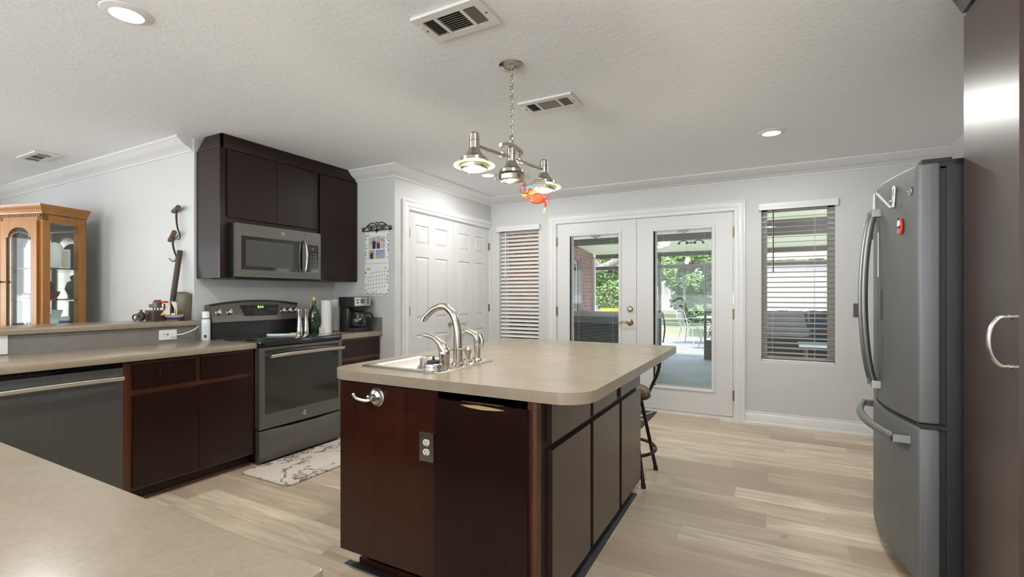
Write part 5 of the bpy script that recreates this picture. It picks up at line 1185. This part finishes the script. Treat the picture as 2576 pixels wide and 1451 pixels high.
inside('dark_bust', 'dark feathered figurine on the middle shelf of the oak cabinet', 'figurine', -.29, .21, 1.215, lambda r: (lath(r, 'body', 'blackmat', [(0, 0), (.04, 0), (.045, .04), (.065, .09), (.05, .15), (.02, .17), (0, .172)]), MB().ball((0, 0, .195), .028, n=14).build('head', 'dkwood', r)))
inside('shell_cluster', 'cream shell cluster on the middle shelf at the left of the glass door', 'shell', -.315, .085, 1.215, lambda r: [MB().ball((dx, dy, dz), .02, .018, .016, n=10).build('shell', 'cream', r) for dx, dy, dz in ((-.03, 0, .016), (0, .008, .016), (.03, 0, .016), (-.012, 0, .040), (.016, .004, .040))])
inside('red_bowl', 'dark red bowl on the middle shelf behind the cabinet door', 'bowl', -.165, .17, 1.215, lambda r: lath(r, 'bowl', 'dkred', [(0, 0), (.03, 0), (.055, .03), (.066, .066), (.061, .066), (.05, .03), (0, .006)]))
inside('book_card', 'white and blue card leaning on the lowest visible shelf', 'card', -.19, .20, .92, lambda r: (MB().prism([(-.06, -.02, .0005), (.06, -.02, .0005), (.075, .03, .20), (-.045, .03, .20)], (0, .004, 0)).build('card', 'ltblue', r), MB().box((-.06, -.03, -.085), (.06, .04, 0)).build('stand', 'dkwood', r)))
inside('blue_mug', 'small white mug with a blue band near the cabinet side glass', 'mug', -.085, .225, .92, lambda r: (lath(r, 'cup', 'white', [(0, 0), (.034, 0), (.036, .14), (.032, .14), (.030, .01), (0, .01)]), MB().lathe([(.0365, .05), (.037, .055), (.037, .10), (.0365, .105)], (0, 0, .001), 22).build('band', 'blue', r), MB().box((-.032, -.032, -.075), (.032, .032, 0)).build('riser', 'dkwood', r)))
inside('tall_box', 'tall pale box on the lowest shelf behind the left of the glass door', 'box', -.32, .16, .836, lambda r: MB().box((-.06, -.03, .0005), (.06, .03, .36), .003).build('carton', 'ltblue', r))

# ================================================================== OUTSIDE
MB().box((-12, 5.43, -.25), (12, 10.3, -.02)).build('porch_floor', 'conc', kind='structure')
MB().box((-14, 10.3, -.3), (14, 15.5, -.06)).build('patio', 'paver', kind='structure')
MB().box((-60, 15.5, -.4), (60, 80, -.08)).build('lawn', 'grass', kind='structure')
MB().prism([(-8, 5.42, 2.62), (-8, 10.6, 2.12), (-8, 10.6, 2.128), (-8, 5.42, 2.628)], (16, 0, 0)).build('porch_roof', 'roofw', kind='structure')
MB().box((-8, 5.3, 2.58), (8, 5.42, 3.2)).build('house_wall_above', 'extwhite', kind='structure')
bw = MB(); bw.box((-3.85, 5.43, -.2), (-3.48, 10.25, 2.5)); bw.build('wall_brick', 'brick', kind='structure')
t = thing('brick_house_window', 'white-framed window with a dark shutter in the brick wall outside', 'window', (-3.48, 9.0, .9))
MB().box((-3.479, 8.30, .92), (-3.45, 9.15, 1.93)).build('frame', 'extwhite', t); MB().box((-3.449, 8.36, .98), (-3.447, 9.09, 1.87)).build('pane', 'blackglass', t)
sh_ = MB(); sh_.box((-3.479, 9.17, .90), (-3.44, 9.36, 1.95))
for k in range(20): sh_.box((-3.44, 9.19, .94+k*.049), (-3.43, 9.34, .965+k*.049))
sh_.build('shutter', 'alum', t)
t = thing('porch_screen', 'bronze aluminium screen framing along the porch edge', 'screen frame', (-1, 10.2, 0))
MB().box((-3.4, 10.17, 2.045), (6, 10.25, 2.135)).build('header', 'alum', t); MB().box((-3.4, 10.18, 1.80), (6, 10.23, 1.87)).build('mid_rail', 'alum', t)
for x in (-2.035, -.22, .95, 2.6): MB().box((x-.032, 10.18, -.02), (x+.032, 10.24, 2.05)).build('post', 'alum', t)
MB().box((-3.478, 10.18, -.02), (-3.425, 10.24, 2.05)).build('post', 'white', t, label='white corner post')
MB().box((-.19, 10.195, -.02), (6, 10.225, .36)).build('kick_panel', 'alum', t); MB().box((-3.42, 10.195, -.02), (-2.07, 10.225, .36)).build('kick_panel', 'alum', t)
t = thing('screen_door', 'bronze screen door standing in the porch screen', 'door', (-.7, 10.21, 0))
d_ = MB()
for a, b2, c0, c1 in ((-1.172, -1.125, -.02, 1.80), (-.30, -.253, -.02, 1.80), (-1.125, -.30, 1.74, 1.80), (-1.125, -.30, .90, .99), (-1.125, -.30, -.02, .36)): d_.box((a, 10.16, c0), (b2, 10.178, c1))
d_.build('door_frame', 'alum', t)
d_ = MB()
for k in range(5): d_.box((-1.12, 10.165, 1.02+k*.055), (-.31, 10.172, 1.035+k*.055))
d_.build('guard_bars', 'extwhite', t)
sc_ = MB(); sc_.tube(spline([(-1.10, 10.166, .40), (-1.02, 10.166, .62), (-1.08, 10.166, .80), (-1.0, 10.166, .70), (-.94, 10.166, .85)], 6), .008, 6).tube(spline([(-1.0, 10.166, .38), (-1.07, 10.166, .55), (-.98, 10.166, .66), (-.92, 10.166, .50)], 6), .008, 6); sc_.build('scroll_grille', 'alum', t)
MB().box((-3.47, 7.95, 2.12), (8, 8.05, 2.34)).build('porch_beam', 'alum', kind='structure')
t = thing('porch_ceiling_lamp', 'warm glowing lamp on the porch ceiling outside the right door', 'lamp', (-1.75, 9.2, 2.2))
MB().lathe([(0, -.05), (.07, -.04), (.10, 0), (.10, .04), (0, .04)], (-1.75, 9.2, 2.20), 20).build('shade', plain('warm_lamp', (.9, .7, .4), .4, emit=(1, .75, .4), es=1.5), t); MB().cyl((-1.75, 9.2, 2.24), (-1.75, 9.2, 2.30), .03, n=12).build('stem', 'alum', t)
t = thing('porch_fan', 'small bird-shaped mobile of dark metal hung under the porch beam', 'mobile', (-1.10, 7.9, 2.1))
m_ = MB(); m_.tube(spline([(-1.28, 7.9, 2.08), (-1.20, 7.9, 2.10), (-1.10, 7.9, 2.06), (-1.00, 7.9, 2.10), (-.92, 7.9, 2.08)], 6), .008, 6); m_.build('crossbar', 'black', t)
for x in (-1.28, -1.16, -1.04, -.92): MB().ball((x, 7.9, 2.06), .022, .01, .016, n=10).build('bird', 'black', t)
MB().cyl((-1.10, 7.9, 2.06), (-1.10, 7.95, 2.13), .004, n=6).build('hanger', 'black', t)
t = thing('hot_tub', 'dark hot tub with a gray folded cover on the screened porch', 'hot tub', (-2.3, 7.35, -.02))
MB().box((-3.40, 6.42, -.02), (-1.68, 8.40, .86), .05, 3).build('cabinet', 'tub', t)
MB().box((-3.44, 6.36, .86), (-2.55, 8.44, .955), .03, 3).build('cover_half', 'tubcover', t); MB().box((-2.53, 6.36, .86), (-1.62, 8.44, .955), .03, 3).build('cover_half', 'tubcover', t)
MB().tube(spline([(-1.60, 8.3, .93), (-1.57, 8.3, .70), (-1.60, 8.3, .45)], 5), .012, 8).build('cover_lifter', 'black', t)
t = thing('covered_grill', 'blue-black tarp draped over a grill outside the right window', 'grill', (.55, 8.3, -.02))
tp = MB(); n = 18
def tz(a, b2):
    base = .96 if a < .62 else .96+.24*min(1, (a-.62)/.08)
    return base+.02*math.sin(a*23+b2*9)+.015*math.sin(b2*31+a*5)
vv = []; fs = []
for i in range(n+1):
    for k in range(n+1):
        a, b2 = i/n, k/n; vv.append((-.25+1.7*a, 8.0+.8*b2, tz(a, b2)+.02))
for i in range(n):
    for k in range(n): q = i*(n+1)+k; fs.append((q, q+1, q+n+2, q+n+1))
edge = [i*(n+1) for i in range(n+1)]+[n*(n+1)+k for k in range(1, n+1)]+[i*(n+1)+n for i in range(n-1, -1, -1)]+[k for k in range(n-1, 0, -1)]
b0_ = len(vv)
for lvl in (.66, .33, 0):
    for j, e in enumerate(edge):
        x, y, z = vv[e]; w_ = .03*math.sin(j*1.1+lvl*7); vv.append((x+(w_ if abs(y-8.4) > .35 else (.05 if x > .6 else -.05)*(1-lvl)), y+(-.05 if y < 8.4 else .05)*(1-lvl)+w_*.6, -.02+(z+.02)*lvl))
ne = len(edge)
for j in range(ne):
    j2 = (j+1) % ne; fs += [(edge[j], edge[j2], b0_+j2, b0_+j), (b0_+j, b0_+j2, b0_+ne+j2, b0_+ne+j), (b0_+ne+j, b0_+ne+j2, b0_+2*ne+j2, b0_+2*ne+j)]
tp.add(vv, fs); tp.build('grill_cover', 'tarp', t)
tb = thing('folding_table', 'pale blue plastic table in front of the covered grill', 'table', (.75, 7.5, -.02))
MB().box((.32, 7.25, .575), (1.5, 7.75, .605), .01).build('table_top', 'ltblue', tb)
for x in (.40, 1.42):
    for y in (7.32, 7.68): MB().cyl((x, y, -.02), (x, y, .576), .016, n=10).build('leg', 'alum', tb)
t = thing('neighbor_house', 'low white neighbouring house seen through the right window', 'house', (3.9, 19, -.08))
MB().box((-.55, 16, -.08), (9, 22, 2.25)).build('wall', 'extwhite', t)
MB().prism([(-.85, 15.6, 2.25), (9.4, 15.6, 2.25), (9.4, 19, 3.0), (-.85, 19, 3.0)], (0, .2, .12)).build('roof', 'bark', t)
fe = MB()
for k in range(46): fe.box((-22+k*.42, 38, -.08), (-21.6+k*.42, 38.05, 2.1))
tag(fe.build('board_fence', 'extwhite'), 'white board fence at the far end of the lawn', 'fence')
M['chairmetal'] = plain('gray_wrought_iron', (.30, .31, .32), .5)
def patio_chair(x, y, rz, label):
    t = thing('patio_chair', label, 'chair', (x, y, -.06), rz, group='patio chairs')
    s_ = MB(); s_.lathe([(0, .43), (.20, .43), (.22, .44), (.20, .445), (0, .445)], (0, 0, 0), 24); s_.build('seat', 'chairmetal', t)
    for sx, sy in ((1, 1), (1, -1), (-1, 1), (-1, -1)): MB().tube(spline([(sx*.15, sy*.15, .43), (sx*.19, sy*.19, .22), (sx*.25, sy*.25, 0)], 4), .012, 7).build('leg', 'chairmetal', t)
    b_ = MB(); b_.tube(spline([(-.19, .12, .44), (-.24, .22, .68), (-.20, .27, .86), (0, .30, .90), (.20, .27, .86), (.24, .22, .68), (.19, .12, .44)], 6), .012, 7)
    for q in (-.12, -.04, .04, .12): b_.tube(spline([(q, .17, .45), (q*1.3, .25, .66), (q*.9, .29, .88)], 4), .006, 6)
    b_.build('backrest', 'chairmetal', t)
    for sx in (1, -1): MB().tube(spline([(sx*.235, .20, .66), (sx*.30, .05, .68), (sx*.30, -.14, .64), (sx*.25, -.16, .54), (sx*.21, -.06, .45)], 5), .010, 7).build('armrest', 'chairmetal', t)
patio_chair(-1.95, 13.7, 1.25, 'wrought iron patio chair with curled arms on the pavers')
patio_chair(-1.25, 12.6, -2.1, 'wrought iron patio chair half hidden behind the screen door')
t = thing('patio_table', 'round wrought iron table with a pale top by the patio chairs', 'table', (-1.35, 13.9, -.06))
MB().lathe([(0, .70), (.45, .70), (.46, .71), (.45, .72), (0, .72)], (-1.35, 13.9, -.06), 32).build('table_top', 'extwhite', t); MB().cyl((-1.35, 13.9, -.06), (-1.35, 13.9, .64), .03, n=12).build('pedestal', 'chairmetal', t)
t = thing('wheelbarrow', 'yellow wheelbarrow standing on the lawn outside the left door', 'wheelbarrow', (-6.6, 22, -.08))
MB().prism([(-7.1, 21.8, .62), (-6.1, 21.8, .62), (-6.3, 21.8, .30), (-6.85, 21.8, .30)], (0, .6, 0), .04).build('tray', 'yellow', t); MB().lathe([(.0, -.04), (.17, -.04), (.19, 0), (.17, .04), (0, .04)], (-7.05, 22.1, .11), 18, mat=Matrix.Rotation(PI/2, 3, 'X')).build('wheel', 'black', t)
MB().tube([(-7.05, 22.1, .11), (-6.3, 22.0, .30), (-5.6, 22.0, .55)], .02, 8).tube([(-6.3, 22, .3), (-6.2, 22, -.06)], .02, 8).build('frame', 'alum', t)
def tree(x, y, zc, rx, rz, n, mt, label, name='tree', trunk=True, seed=1, sz=1.0, tr=1.0):
    rnd = random.Random(seed); t = thing(name, label, 'tree' if trunk else 'bush', (x, y, -.08))
    blobs = [(rnd.uniform(-.7, .7)*rx, rnd.uniform(-.5, .5)*rx, rnd.uniform(-.75, .75)*rz, rnd.uniform(.32, .55)) for _ in range(9)]
    m_ = MB(); vv = []; fs = []
    for k in range(n):
        bx, by, bz, br = blobs[k % 9]
        th = rnd.uniform(0, 2*PI); ph = math.acos(rnd.uniform(-1, 1)); r_ = rnd.uniform(.75, 1.08)
        c = Vector((x+bx+br*rx*r_*math.sin(ph)*math.cos(th), y+by+br*rx*r_*math.sin(ph)*math.sin(th), zc+bz+br*rz*r_*math.cos(ph)))
        if c.z < 0: c.z = abs(c.z)
        a = Vector((rnd.gauss(0, 1), rnd.gauss(0, 1), rnd.gauss(0, .6))).normalized(); b2 = a.orthogonal().normalized(); s_ = rnd.uniform(.06, .15)*sz
        q = len(vv); vv += [c-a*s_, c+b2*s_*.5, c+a*s_, c-b2*s_*.5]; fs.append((q, q+1, q+2, q+3))
    m_.add(vv, fs); m_.build('foliage', mt, t)
    if trunk:
        k_ = MB(); k_.tube(spline([(x, y, -.08), (x+.1, y, zc*.5), (x-.05, y, zc), (x+.2, y, zc+rz*.5)], 5), [(.16-.006*q)*tr for q in range(16)], 9)
        for q in range(3): k_.tube(spline([(x, y, zc*.75), (x+(q-1)*rx*.3, y, zc), (x+(q-1)*rx*.6, y-.1, zc+rz*.4)], 4), .05*tr, 7)
        k_.build('trunk', 'bark', t)
tree(-3.35, 21.5, 2.75, 2.3, 1.45, 12000, 'leaf3', 'bright green leafy tree seen through the right french door', seed=2, tr=.4)
tree(-3.35, 25.5, 1.15, 1.45, 1.15, 7500, 'leaf', 'low bush standing before the white fence on the lawn', 'bush', False, seed=3)
tree(-3.0, 31.5, 4.6, 3.6, 3.2, 9000, 'leaf', 'tall dark green tree behind the bright one', seed=4, sz=1.7)
tree(-8.1, 26.5, 2.5, 1.8, 1.7, 9500, 'leaf3', 'light green bushy tree seen through the left french door', seed=5)
tree(-10.5, 33.5, 5.2, 3.8, 3.9, 9000, 'leaf2', 'blue-green tall tree behind the left door', seed=6, sz=1.8)
tree(-18, 33, 4.0, 3.4, 3.5, 2000, 'leaf2', 'dark tree at the far left edge of the lawn', seed=7, sz=2)
tree(3.2, 31, 4.2, 3.6, 2.4, 3600, 'leaf', 'tree rising over the roof of the white neighbouring house', seed=8, sz=2)
tree(-6.9, 29.5, .9, 1.4, .8, 1800, 'leaf2', 'low dark shrub beside the yellow wheelbarrow', 'bush', False, seed=9)
t = thing('bent_tree_limb', 'thick bare curving tree limb outside the left french door', 'tree', (-6.9, 17.5, -.08))
MB().tube(spline([(-6.9, 17.5, -.08), (-6.8, 17.5, 1.2), (-6.3, 17.4, 2.05), (-5.6, 17.3, 2.25), (-5.05, 17.3, 2.5), (-4.85, 17.3, 3.2), (-4.9, 17.4, 4.2)], 6), .15, 12).build('limb', 'bark', t)
MB().tube(spline([(-5.6, 17.3, 2.25), (-5.75, 17.2, 2.6), (-5.45, 17.2, 2.95), (-5.6, 17.2, 3.4)], 5), .07, 9).build('side_branch', 'bark', t)
